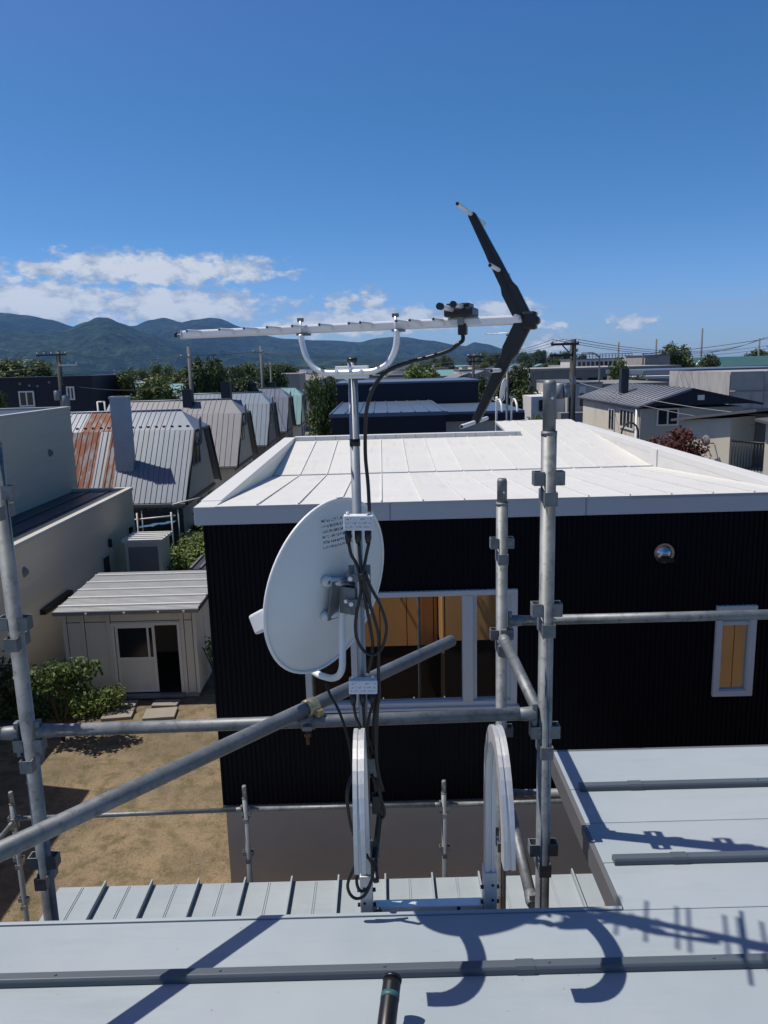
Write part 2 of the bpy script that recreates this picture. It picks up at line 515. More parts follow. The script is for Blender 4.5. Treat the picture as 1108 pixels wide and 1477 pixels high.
print_mat('dish_print', (0.64, 0.68, 0.70), (0.06, 0.075, 0.10), 6, 0.50)
print_mat('box_print', (0.62, 0.63, 0.64), (0.22, 0.24, 0.30), 3, 0.55)


# ------------------------------------------------------------------ mesh builder
class MB:
    def __init__(s):
        s.v, s.f, s.sm = [], [], []

    def add(s, verts, faces, smooth=False):
        o = len(s.v)
        s.v.extend(tuple(p) for p in verts)
        for fc in faces:
            s.f.append(tuple(i + o for i in fc))
            s.sm.append(smooth)
        return s

    def box(s, x0, x1, y0, y1, z0, z1):
        v = [(x0, y0, z0), (x1, y0, z0), (x1, y1, z0), (x0, y1, z0), (x0, y0, z1), (x1, y0, z1), (x1, y1, z1), (x0, y1, z1)]
        return s.add(v, [(0, 3, 2, 1), (4, 5, 6, 7), (0, 1, 5, 4), (1, 2, 6, 5), (2, 3, 7, 6), (3, 0, 4, 7)])

    def obox(s, c, ax, ay, az, hx, hy, hz):
        c, ax, ay, az = Vector(c), Vector(ax), Vector(ay), Vector(az)
        v = [c + ax * (hx * i) + ay * (hy * j) + az * (hz * k) for k in (-1, 1) for (i, j) in ((-1, -1), (1, -1), (1, 1), (-1, 1))]
        return s.add(v, [(0, 3, 2, 1), (4, 5, 6, 7), (0, 1, 5, 4), (1, 2, 6, 5), (2, 3, 7, 6), (3, 0, 4, 7)])

    def prism(s, poly, off):
        n = len(poly)
        off = Vector(off)
        v = [Vector(p) for p in poly] + [Vector(p) + off for p in poly]
        f = [tuple(range(n))[::-1], tuple(range(n, 2 * n))] + [(i, (i + 1) % n, n + (i + 1) % n, n + i) for i in range(n)]
        return s.add(v, f)

    def tube(s, pts, r, n=12, caps=True, closed=False):
        pts = [Vector(p) for p in pts]
        k = len(pts)
        rr = r if isinstance(r, (list, tuple)) else [r] * k
        tang = []
        for i in range(k):
            if closed:
                t = pts[(i + 1) % k] - pts[(i - 1) % k]
            else:
                t = pts[min(i + 1, k - 1)] - pts[max(i - 1, 0)]
            tang.append(t.normalized())
        ref = Vector((0, 0, 1)) if abs(tang[0].z) < 0.9 else Vector((1, 0, 0))
        nrm = tang[0].cross(ref).normalized()
        v = []
        for i in range(k):
            nrm = (nrm - tang[i] * nrm.dot(tang[i])).normalized()
            b = tang[i].cross(nrm)
            for j in range(n):
                a = 2 * math.pi * j / n
                v.append(pts[i] + (nrm * math.cos(a) + b * math.sin(a)) * rr[i])
        f = []
        for i in range(k if closed else k - 1):
            for j in range(n):
                i2 = (i + 1) % k
                f.append((i * n + j, i * n + (j + 1) % n, i2 * n + (j + 1) % n, i2 * n + j))
        s.add(v, f, True)
        if caps and not closed:
            o = len(s.v) - len(v)
            s.f.append(tuple(o + j for j in range(n))[::-1]); s.sm.append(False)
            s.f.append(tuple(o + (k - 1) * n + j for j in range(n))); s.sm.append(False)
        return s

    def sweep(s, pts, side, prof):
        """sweep a closed profile [(a,b)] along pts; a along 'side', b along the in-plane normal"""
        pts = [Vector(p) for p in pts]
        side = Vector(side)
        n, k = len(prof), len(pts)
        v = []
        for i in range(k):
            t = (pts[min(i + 1, k - 1)] - pts[max(i - 1, 0)]).normalized()
            nn = side.cross(t).normalized()
            for (a, b) in prof:
                v.append(pts[i] + side * a + nn * b)
        f = [(i * n + j, i * n + (j + 1) % n, (i + 1) * n + (j + 1) % n, (i + 1) * n + j) for i in range(k - 1) for j in range(n)]
        f += [tuple(range(n))[::-1], tuple((k - 1) * n + j for j in range(n))]
        return s.add(v, f)

    def dome(s, c, ax, ay, az, ra, rb, h, n=24, m=8, smooth=True):
        c, ax, ay, az = Vector(c), Vector(ax), Vector(ay), Vector(az)
        v = [c + az * h]
        f = []
        for i in range(1, m + 1):
            q = i / m
            for j in range(n):
                a = 2 * math.pi * j / n
                v.append(c + ax * (ra * q * math.cos(a)) + ay * (rb * q * math.sin(a)) + az * (h * (1 - q * q)))
        for j in range(n):
            f.append((0, 1 + j, 1 + (j + 1) % n))
        for i in range(m - 1):
            for j in range(n):
                a, b = 1 + i * n + j, 1 + i * n + (j + 1) % n
                f.append((a, a + n, b + n, b))
        return s.add(v, f, smooth)

    def build(s, name, m, parent=None, loc=None, bevel=0.0):
        org = Vector((0, 0, 0))
        p = parent
        while p is not None:
            org += p.location
            p = p.parent
        if loc is not None:
            org = org + Vector(loc) if parent is not None else Vector(loc)
        me = bpy.data.meshes.new(name)
        me.from_pydata([(a[0] - org[0], a[1] - org[1], a[2] - org[2]) for a in s.v], [], s.f)
        me.polygons.foreach_set('use_smooth', s.sm)
        me.materials.append(MATS[m])
        me.update()
        o = bpy.data.objects.new(name, me)
        COL.objects.link(o)
        if parent is not None:
            o.parent = parent
        if loc is not None:
            o.location = loc
        if bevel:
            b = o.modifiers.new('bevel', 'BEVEL')
            b.width = bevel
            b.segments = 2
            b.limit_method = 'ANGLE'
        return o


def tag(o, label=None, cat=None, group=None, kind=None):
    if label: o['label'] = label
    if cat: o['category'] = cat
    if group: o['group'] = group
    if kind: o['kind'] = kind
    return o


def thing(name, label, cat, loc, group=None):
    o = bpy.data.objects.new(name, None)
    o.empty_display_size = 0.1
    COL.objects.link(o)
    o.location = loc
    return tag(o, label, cat, group)


def copy_tree(o, parent=None, loc=None, rot=None, scale=None, label=None):
    c = o.copy()
    COL.objects.link(c)
    c.parent = parent
    if loc is not None: c.location = loc
    if rot is not None: c.rotation_euler = (0, 0, rot)
    if scale is not None: c.scale = scale
    if label: c['label'] = label
    for ch in o.children:
        copy_tree(ch, c)
    return c


def smooth_path(pts, per=6):
    """Catmull-Rom through the points"""
    P = [Vector(p) for p in pts]
    P = [P[0] * 2 - P[1]] + P + [P[-1] * 2 - P[-2]]
    out = []
    for i in range(1, len(P) - 2):
        for k in range(per):
            t = k / per
            a, b, c, d = P[i - 1], P[i], P[i + 1], P[i + 2]
            out.append(0.5 * ((2 * b) + (c - a) * t + (2 * a - 5 * b + 4 * c - d) * t * t + (3 * b - a - 3 * c + d) * t ** 3))
    out.append(P[-2])
    return out


# ================================================================== SETTING
def sheet(name, m, x0, x1, y0, y1, z):
    o = MB().add([(x0, y0, z), (x1, y0, z), (x1, y1, z), (x0, y1, z)], [(0, 1, 2, 3)]).build(name, m)
    return tag(o, kind='structure')


sheet('ground', 'land', -14000, 14000, -14000, 14000, 0.0)
sheet('yard', 'soil', -9.5, -0.5, 6.5, 27.0, 0.006)
sheet('street', 'asphalt', 4.6, 7.2, -30, 120, 0.006)
# dry grass tufts on the yard (nobody could count them)
nb = 4200
g = np.random.default_rng(3)
gx, gy = g.uniform(-6.6, -2.4, nb), g.uniform(8.3, 16.2, nb)
keep = np.array([noise.noise(Vector((x * 0.9, y * 0.9, 0))) > -0.02 for x, y in zip(gx, gy)])
gx, gy = gx[keep], gy[keep]
b = MB()
for x, y in zip(gx, gy):
    a, h, w, l = rng.uniform(0, 6.28), rng.uniform(0.006, 0.02), rng.uniform(0.006, 0.014), rng.uniform(-0.04, 0.04)
    b.add([(x - w * math.cos(a), y - w * math.sin(a), 0.006), (x + w * math.cos(a), y + w * math.sin(a), 0.006), (x + l, y + l * 0.6, 0.006 + h)], [(0, 1, 2)])
tag(b.build('dry_grass', 'dry_grass'), 'sparse dry grass tufts on the bare yard', 'grass', kind='stuff')


def interp(tab, x):
    if x <= tab[0][0]: return tab[0][1]
    for (a, va), (b_, vb) in zip(tab, tab[1:]):
        if x <= b_:
            t = (x - a) / (b_ - a)
            t = t * t * (3 - 2 * t) * 0.5 + t * 0.5
            return va + (vb - va) * t
    return tab[-1][1]


BACK = [(-60, 3.0), (-45, 3.5), (-31.83, 3.93), (-28.04, 4.18), (-25.65, 4.07), (-24.03, 3.81), (-22.57, 3.55), (-21.17, 3.13), (-19.32, 2.98), (-17.25, 3.24), (-16.29, 3.61), (-15.35, 3.69), (-14.1, 3.35), (-13.23, 3.58), (-12.26, 3.71), (-11.4, 3.6), (-10.11, 3.05), (-8.42, 2.39), (-6.94, 2.12), (-4.94, 1.97), (-3.43, 1.89), (-1.55, 1.74), (-0.17, 1.96), (0.89, 2.03), (1.91, 1.98), (3.83, 1.7), (5.7, 1.3), (6.3, 1.24), (6.91, 1.47), (7.81, 1.34), (9.15, 0.91), (10.64, 0.48), (11.93, 0.19), (13.15, 0.01), (60, 0.0)]
FRONT = [(-60, 2.2), (-45, 2.8), (-31.95, 2.97), (-28.15, 3.19), (-25.77, 2.97), (-23.71, 2.83), (-21.76, 3.0), (-20.39, 3.45), (-19.7, 3.72), (-19.03, 3.72), (-18.16, 3.34), (-16.6, 2.67), (-14.77, 2.07), (-12.4, 1.64), (-9.98, 1.25), (-6.5, 0.92), (-2.45, 0.72), (0.61, 0.69), (4.68, 0.49), (8.71, 0.23), (12, 0.0), (60, 0.0)]


def range_mesh(name, tab, r_near, r_top, r_far, a0, a1, seed):
    na, nr = int((a1 - a0) * 10), 60
    v, f = [], []
    for i in range(na + 1):
        azm = a0 + (a1 - a0) * i / na
        top = math.tan(R(max(0, interp(tab, azm)))) * r_top
        for k in range(nr + 1):
            q = k / nr
            r = r_near + (r_far - r_near) * q
            x, y = r * math.sin(R(azm)), r * math.cos(R(azm))
            qt = (r_top - r_near) / (r_far - r_near)
            p = min(1, q / qt) if q <= qt else max(0, 1 - (q - qt) / (1 - qt))
            rid = 1 - abs(noise.noise(Vector((x / 700, y / 700, seed)))) * 2
            rid2 = noise.fractal(Vector((x / 330, y / 330, seed + 4)), 1.0, 2.0, 4)
            edge = 1 - abs(p * 2 - 1)
            h = top * (p ** 0.9) + top * edge * (0.62 * (rid - 1.0) + 0.30 * min(0.0, rid2)) + top * 0.03 * rid2
            v.append((x, y, max(-2.0, h + (7.8 if p > 0.95 else 7.8 * p) - (2 if p <= 0 else 0))))
    for i in range(na):
        for k in range(nr):
            a = i * (nr + 1) + k
            f.append((a, a + 1, a + nr + 2, a + nr + 1))
    b = MB()
    b.add(v, f, True)
    return tag(b.build(name, 'forest'), kind='structure')


range_mesh('hills', FRONT, 3000, 5200, 6200, -55, 13, 1.7)
range_mesh('mountains', BACK, 4600, 7600, 9200, -58, 14, 8.3)

# ================================================================== OWN HOUSE: flat grey batten roof
ZR = 6.2
own = thing('grey_roofed_house', 'house under the near pale grey metal roof with raised battens', 'house', (0.5, -2.0, 0))
ys = [2.932, 2.642, 2.425, 2.208, 1.990, 1.773, 1.556, 1.338, 1.12, 0.903, 0.47, 0.035, -0.4, -0.83, -1.27, -1.7, -2.6, -3.5]
for a, c in zip(ys[:-1], ys[1:]):
    x0 = 0.681 if a > 1.991 else -2.95
    b = MB()
    # sheet with a tiny hem at the far edge
    b.box(x0, 8.2, c + 0.0012, a - 0.0012, ZR - 0.03, ZR)
    b.build('roof_panel', 'roof_grey', own, bevel=0.002)
for yb in (2.642, 2.208, 1.773, 1.338, 0.903, 0.47):
    x0 = 0.712 if yb > 1.99 else -2.9
    b = MB()
    prof = [(-0.017, 0.0), (-0.0165, 0.015), (-0.012, 0.022), (0.012, 0.022), (0.0165, 0.015), (0.017, 0.0)]
    b.prism([(x0, yb + p[0], ZR + 0.0005 + p[1]) for p in prof], (8.15 - x0, 0, 0))
    b.build('roof_batten', 'batten_grey', own, bevel=0.002)
    for xs in ((0.9, 2.7) if yb > 1.99 else (-1.55, 0.32, 2.1)):
        b = MB()
        b.prism([(xs, yb + p[0] * 1.10, ZR + 0.001 + p[1] * 1.05) for p in prof], (0.05, 0, 0))
        b.build('batten_joint', 'batten_grey', own)
for yb in (2.642, 2.208, 1.773):
    for k in range(9 if yb < 1.99 else 4):
        xs = (-1.35 + k * 0.44) if yb < 1.99 else (0.95 + k * 0.44)
        MB().tube([(xs, yb, ZR + 0.0222), (xs, yb, ZR + 0.0255)], [0.0045, 0.0032], 8).build('screw_head', 'batten_grey', own)
qs = random.Random(9)
b = MB()
for k in range(70):
    x, y = qs.uniform(-1.2, 1.6), qs.uniform(1.5, 1.96)
    r_ = qs.uniform(0.0008, 0.003)
    b.add([(x + r_ * math.cos(a) * qs.uniform(0.5, 1.3), y + r_ * math.sin(a) * qs.uniform(0.5, 1.3), ZR + 0.0006) for a in [2 * math.pi * i / 7 for i in range(7)]], [tuple(range(7))])
tag(b.build('cement_specks', 'concrete', own), kind='stuff')
# edge hem and fascias
MB().box(-2.97, 0.676, 1.991, 2.004, ZR - 0.10, ZR + 0.004).build('edge_hem', 'roof_grey', own, bevel=0.002)
MB().box(0.664, 0.6795, 2.006, 2.94, ZR - 0.085, ZR - 0.002).build('side_fascia', 'fascia_grey', own)
MB().box(0.66, 8.22, 2.9345, 2.95, ZR - 0.12, ZR - 0.003).build('eave_fascia', 'fascia_grey', own)
MB().box(-2.96, 0.66, 1.93, 1.988, ZR - 0.14, ZR - 0.032).build('eave_fascia', 'fascia_grey', own)
# wall core and brown boards above, dark boards below (seen in the glass of the dark house)
MB().box(-2.85, 8.1, -3.4, 1.86, 0, ZR - 0.035).build('wall_core', 'dark_siding', own)
MB().box(0.90, 8.1, 1.862, 2.80, 0, ZR - 0.035).build('wall_core', 'dark_siding', own)
x = -2.84
while x < 0.86:
    x1 = min(x + 0.452, 0.868)
    MB().box(x, x1 - 0.012, 1.861, 1.885, 3.10, ZR - 0.15).build('siding_board', 'brown_siding', own)
    x += 0.455
for k in range(2):
    MB().box(0.872, 0.8985, 1.90 + k * 0.455, 2.343 + k * 0.455, 3.30, ZR - 0.13).build('siding_board', 'brown_siding', own)
x = 0.92
while x < 8.0:
    x1 = min(x + 0.452, 8.09)
    MB().box(x, x1 - 0.012, 2.801, 2.825, 3.52 if x < 3.2 else 2.2, ZR - 0.13).build('siding_board', 'brown_siding', own)
    x += 0.455

# ================================================================== LOW ANNEX with standing seams
ann = thing('low_annex', 'low annex with pale grey standing seam metal roof beyond the roof edge', 'annex', (-0.4, 5.2, 0))
ZA = 3.2
MB().box(-3.0, 2.3, 4.35, 6.12, 0, ZA - 0.13).build('wall', 'taupe', ann)
MB().box(-3.055, 2.35, 4.28, 6.195, ZA - 0.128, ZA - 0.022).build('fascia', 'fascia_pale', ann)
x = -3.05
while x < 2.3:
    x1 = min(x + 0.425, 2.35)
    MB().box(x, x1 - 0.001, 4.27, 6.20, ZA - 0.02, ZA).build('roof_panel', 'roof_grey', ann)
    MB().box(x + 0.205, x + 0.212, 4.28, 6.19, ZA + 0.0005, ZA + 0.006).build('panel_rib', 'roof_grey', ann)
    MB().box(x + 0.222, x + 0.229, 4.28, 6.19, ZA + 0.0005, ZA + 0.006).build('panel_rib', 'roof_grey', ann)
    if x > -3.0:
        b = MB()
        b.box(x - 0.007, x + 0.007, 4.27, 6.205, ZA + 0.0005, ZA + 0.055)
        b.build('standing_seam', 'roof_grey', ann)
    x += 0.425

# ================================================================== DARK HOUSE with white valley roof
dh = thing('dark_clad_house', 'house with black ribbed cladding and white valley roof behind the scaffold', 'house', (1.1, 10.5, 0))
# front wall: ribbed sheet, window openings left free by splitting it into panels
WX0, WX1, WZ0, WZ1 = -0.815, 1.268, 4.462, 5.652
SX0, SX1, SZ0, SZ1 = 3.205, 3.597, 4.492, 5.425


def ribbed(xa, xb, za, zb, y=7.1):
    b = MB()
    pts = []
    n = max(1, int(round((xb - xa) / 0.05)))
    p = (xb - xa) / n
    for i in range(n):
        o = xa + i * p
        pts += [(o, y), (o + p * 0.55, y), (o + p * 0.62, y - 0.012), (o + p * 0.93, y - 0.012)]
    pts.append((xb, y))
    v = [(q[0], q[1], za) for q in pts] + [(q[0], q[1], zb) for q in pts]
    k = len(pts)
    b.add(v, [(i, i + 1, k + i + 1, k + i) for i in range(k - 1)])
    return b.build('cladding_sheet', 'navy', dh)


ZT = 6.385
ribbed(-1.70, WX0, 3.43, ZT)
ribbed(WX0, WX1, 3.43, WZ0)
ribbed(WX0, WX1, WZ1, ZT)
ribbed(WX1, SX0, 3.43, ZT)
ribbed(SX0, SX1, 3.43, SZ0)
ribbed(SX0, SX1, SZ1, ZT)
ribbed(SX1, 3.98, 3.43, ZT)
MB().box(-1.72, -1.70, 7.085, 13.7, 3.42, ZT).build('side_wall', 'navy', dh)
MB().box(3.98, 4.0, 7.085, 15.6, 3.42, ZT).build('side_wall', 'navy', dh)
MB().box(-1.70, 3.98, 13.68, 13.7, 3.42, ZT).build('rear_wall', 'navy', dh)
MB().box(2.45, 3.98, 15.55, 15.6, 3.42, ZT).build('rear_wall', 'navy', dh)
MB().box(2.43, 2.45, 13.7, 15.6, 3.42, ZT).build('side_wall', 'navy', dh)
MB().box(-1.70, 3.98, 7.115, 13.68, 0, 3.425).build('ground_storey', 'taupe', dh)
MB().box(-1.72, 4.0, 7.075, 7.113, 3.41, 3.432).build('flashing', 'fascia_grey', dh)
# room behind the glass
MB().box(-1.6, 3.9, 9.2, 9.25, 3.5, 6.2).build('room_back', 'interior', dh)
MB().box(-1.6, 3.9, 7.3, 9.2, 4.0, 4.05).build('room_floor', 'interior', dh)
# big window
wn = MB()
b = MB()
fd0, fd1 = 7.055, 7.16
b.box(WX0, WX1, fd0, fd1, WZ0, WZ0 + 0.05).box(WX0, WX1, fd0, fd1, WZ1 - 0.05, WZ1)
b.box(WX0, WX0 + 0.06, fd0, fd1, WZ0 + 0.05, WZ1 - 0.05).box(WX1 - 0.06, WX1, fd0, fd1, WZ0 + 0.05, WZ1 - 0.05)
wf = b.build('window_frame', 'frame_white', dh, bevel=0.004)
MB().box(-0.36, -0.24, 7.065, 7.15, WZ0 + 0.0505, WZ1 - 0.0505).build('mullion', 'frame_white', wf, bevel=0.003)
MB().box(0.735, 0.835, 7.052, 7.15, WZ0 + 0.0505, WZ1 - 0.0505).build('mullion', 'frame_white', wf, bevel=0.003)
b = MB()
for (xa, xb) in ((WX0 + 0.06, -0.36), (-0.24, 0.735), (0.835, WX1 - 0.06)):
    MB().box(xa, xb, 7.11, 7.118, WZ0 + 0.05, WZ1 - 0.05).build('pane', 'coated_glass', wf)
MB().box(0.836, 0.875, 7.085, 7.1095, WZ0 + 0.051, WZ1 - 0.051).build('sash_bar', 'frame_white', wf)
MB().box(1.15, 1.2075, 7.085, 7.1095, WZ0 + 0.051, WZ1 - 0.051).build('sash_bar', 'frame_white', wf)
MB().box(WX0 - 0.02, WX1 + 0.02, 7.03, 7.09, WZ0 - 0.022, WZ0 - 0.001).build('window_sill', 'frame_white', wf)
# small window
b = MB()
b.box(SX0, SX1, fd0, fd1, SZ0, SZ0 + 0.055).box(SX0, SX1, fd0, fd1, SZ1 - 0.055, SZ1)
b.box(SX0, SX0 + 0.06, fd0, fd1, SZ0 + 0.055, SZ1 - 0.055).box(SX1 - 0.06, SX1, fd0, fd1, SZ0 + 0.055, SZ1 - 0.055)
wf2 = b.build('window_frame', 'frame_white', dh, bevel=0.004)
MB().box(SX0 + 0.06, SX1 - 0.06, 7.11, 7.118, SZ0 + 0.055, SZ1 - 0.055).build('pane', 'coated_glass', wf2)
MB().box(SX0 + 0.061, SX1 - 0.061, 7.08, 7.1095, SZ1 - 0.20, SZ1 - 0.165).build('sash_bar', 'frame_white', wf2)
# vent hood
b = MB()
b.dome((2.67, 7.085, 5.968), (1, 0, 0), (0, 0, 1), (0, -1, 0), 0.088, 0.088, 0.07, 28, 8)
vh = b.build('vent_hood', 'stainless', dh)
MB().tube([(2.67, 7.095, 5.968), (2.67, 7.07, 5.968)], 0.096, 28).build('hood_flange', 'stainless', vh)
MB().box(2.60, 2.74, 7.0, 7.04, 5.895, 5.93).build('hood_slot', 'black_trim', vh)
# fascias
MB().box(-1.772, 4.05, 6.985, 7.078, 6.375, 6.548).build('front_fascia', 'white_coping', dh, bevel=0.004)
MB().box(-1.772, -1.712, 7.079, 13.85, 6.376, 6.47).build('side_fascia', 'white_coping', dh)
MB().box(3.99, 4.05, 7.079, 15.7, 6.376, 6.47).build('side_fascia', 'white_coping', dh)
# joints in the fascia: thin cover strips
for xj in (0.05, 1.88, 3.7):
    MB().box(xj, xj + 0.012, 6.982, 6.9845, 6.377, 6.546).build('fascia_joint', 'fascia_pale', dh)
# roof planes: panels and seams, fall to the valley
YF, YV, YB = 6.985, 10.75, 13.72
ZFr, ZV, ZB = 6.550, 6.295, 6.50
XL, XR = -1.57, 3.85
np_ = 14
pw = (XR - XL) / np_


def slope_panel(name, xa, xb, y0, z0, y1, z1, t, m, z_up=0.0):
    b = MB()
    b.prism([(xa, y0, z0 + z_up), (xa, y1, z1 + z_up), (xa, y1, z1 + z_up - t), (xa, y0, z0 + z_up - t)], (xb - xa, 0, 0))
    return b.build(name, m, dh)


for i in range(np_):
    xa, xb = XL + i * pw, XL + (i + 1) * pw
    slope_panel('front_roof_panel', xa + 0.001, xb - 0.001, YF, ZFr, YV - 0.02, ZV, 0.03, 'white_roof')
    yb, zb = (YB, ZB) if xb < 2.5 else (15.55, ZB + (ZB - ZV) / (YB - YV) * (15.55 - YB))
    slope_panel('rear_roof_panel', xa + 0.001, xb - 0.001, YV + 0.02, ZV, yb, zb, 0.03, 'white_roof')
    if i:
        slope_panel('roof_seam', xa - 0.006, xa + 0.006, YF + 0.02, ZFr + 0.014, YV - 0.06, ZV + 0.015, 0.0135, 'white_roof')
        slope_panel('roof_seam', xa - 0.006, xa + 0.006, YV + 0.06, ZV + 0.015, yb - 0.04, zb + 0.014, 0.0135, 'white_roof')
MB().box(XL, XR, YV - 0.019, YV + 0.019, ZV - 0.04, ZV + 0.012).build('valley_strip', 'fascia_pale', dh)
slope_panel('roof_edge_strip', -1.768, -1.5715, YF + 0.006, ZFr - 0.0005, 7.3, ZFr - 0.001, 0.06, 'white_coping')
# copings with inner faces (parapets)
cl = MB().box(-1.776, -1.575, 7.301, 13.9, 6.471, 6.556).build('coping', 'white_coping', dh, bevel=0.004)
MB().box(-1.70, -1.576, 7.302, 13.7, 6.2, 6.4705).build('parapet', 'white_roof', dh)
MB().box(3.852, 4.055, 7.0, 15.75, 6.471, 6.556).build('coping', 'white_coping', dh, bevel=0.004)
MB().box(3.853, 3.98, 7.08, 15.6, 6.2, 6.4705).build('parapet', 'white_roof', dh)
MB().box(3.835, 3.8525, 10.62, 10.88, 6.30, 6.545).build('parapet_joint', 'white_coping', dh)
MB().box(-1.574, 2.5, 13.722, 13.9, 6.40, 6.575).build('coping', 'white_coping', dh, bevel=0.004)
for k in range(11):
    MB().box(-1.2 + k * 0.36, -1.188 + k * 0.36, 13.7185, 13.7215, 6.47, 6.574).build('coping_joint', 'fascia_pale', dh)
MB().box(2.502, 3.851, 15.56, 15.75, 6.45, 6.62).build('coping', 'white_coping', dh)

# ================================================================== LEFT NEIGHBOUR (beige, flat roofs)
nb_ = thing('beige_flat_roof_house', 'shaded beige house with stepped flat roofs and pale parapet caps', 'house', (-12, 19, 0))
XN, ZN = -9.0, 3.64
MB().box(-16, XN, 14.0, 27.0, 0, ZN).build('lower_wall', 'beige_wall', nb_)
MB().box(-11.098, XN - 0.16, 14.16, 26.84, ZN + 0.001, ZN + 0.02).build('lower_roof', 'dark_roof', nb_)
b = MB()
b.box(XN - 0.16, XN + 0.03, 13.97, 27.03, ZN - 0.0015, ZN + 0.115).box(-11.09, XN - 0.161, 26.85, 27.03, ZN - 0.0015, ZN + 0.114).box(-16.03, XN - 0.161, 13.97, 14.155, ZN - 0.0015, ZN + 0.114)
b.build('lower_coping', 'beige_coping', nb_)
MB().box(-18, -11.1, 14.16, 27.45, ZN, 6.56).build('upper_wall', 'beige_wall', nb_)
b = MB()
b.box(-11.28, -11.07, 14.13, 27.48, 6.561, 6.65).box(-18.03, -11.281, 27.25, 27.48, 6.561, 6.649).box(-18.03, -11.281, 14.13, 14.34, 6.561, 6.649)
b.build('upper_coping', 'beige_coping', nb_)
MB().box(-17.9, -11.29, 14.35, 27.24, 6.562, 6.58).build('upper_roof', 'dark_roof', nb_)
MB().box(-18, -8.72, 2.0, 13.95, 0, 6.0).build('wing_wall', 'beige_wall', nb_)
MB().dome((XN + 0.001, 18.42, 2.98), (0, 1, 0), (0, 0, 1), (1, 0, 0), 0.11, 0.14, 0.12, 16, 5).build('vent_hood', 'grey_dark_wall', nb_)
MB().dome((-11.099, 25.4, 5.22), (0, 1, 0), (0, 0, 1), (1, 0, 0), 0.11, 0.13, 0.13, 16, 5).build('vent_hood', 'grey_dark_wall', nb_)
for (ya_, yb_, za_, zb_) in ((26.1, 26.75, 1.6, 2.5), (23.5, 24.2, 1.0, 2.05)):
    b = MB()
    b.box(XN + 0.001, XN + 0.04, ya_, yb_, za_, za_ + 0.06).box(XN + 0.001, XN + 0.04, ya_, yb_, zb_ - 0.06, zb_).box(XN + 0.001, XN + 0.04, ya_, ya_ + 0.06, za_ + 0.06, zb_ - 0.06).box(XN + 0.001, XN + 0.04, yb_ - 0.06, yb_, za_ + 0.06, zb_ - 0.06)
    w = b.build('window_frame', 'beige_coping', nb_)
    MB().box(XN + 0.01, XN + 0.025, ya_ + 0.06, yb_ - 0.06, za_ + 0.06, zb_ - 0.06).build('pane', 'window_dark', w)
MB().tube([(XN + 0.06, 24.25, 2.22), (XN + 0.06, 24.25, 2.48)], 0.06, 10).build('wall_lamp', 'black_trim', nb_)
MB().box(XN + 0.001, XN + 0.15, 19.0, 20.8, 1.66, 1.80).build('side_awning', 'black_trim', nb_)
MB().box(-10.4, -10.25, 16.8, 16.9, ZN + 0.021, ZN + 0.36).build('roof_vent', 'steel_grey', nb_)
MB().box(-9.75, -9.7, 14.2, 26.8, ZN + 0.021, ZN + 0.05).build('roof_seam', 'dark_roof', nb_)
MB().box(-10.45, -10.4, 17.0, 26.8, ZN + 0.021, ZN + 0.05).build('roof_seam', 'dark_roof', nb_)

# ================================================================== ROW OF GAMBREL HOUSES
def plane_prism(poly, t):
    """polygon thickened downward along its normal"""
    p = [Vector(q) for q in poly]
    n = (p[1] - p[0]).cross(p[2] - p[0]).normalized()
    if n.z < 0: n = -n
    return p, -n * t


def lerp(a, b, t):
    return tuple(a[i] + (b[i] - a[i]) * t for i in range(3))


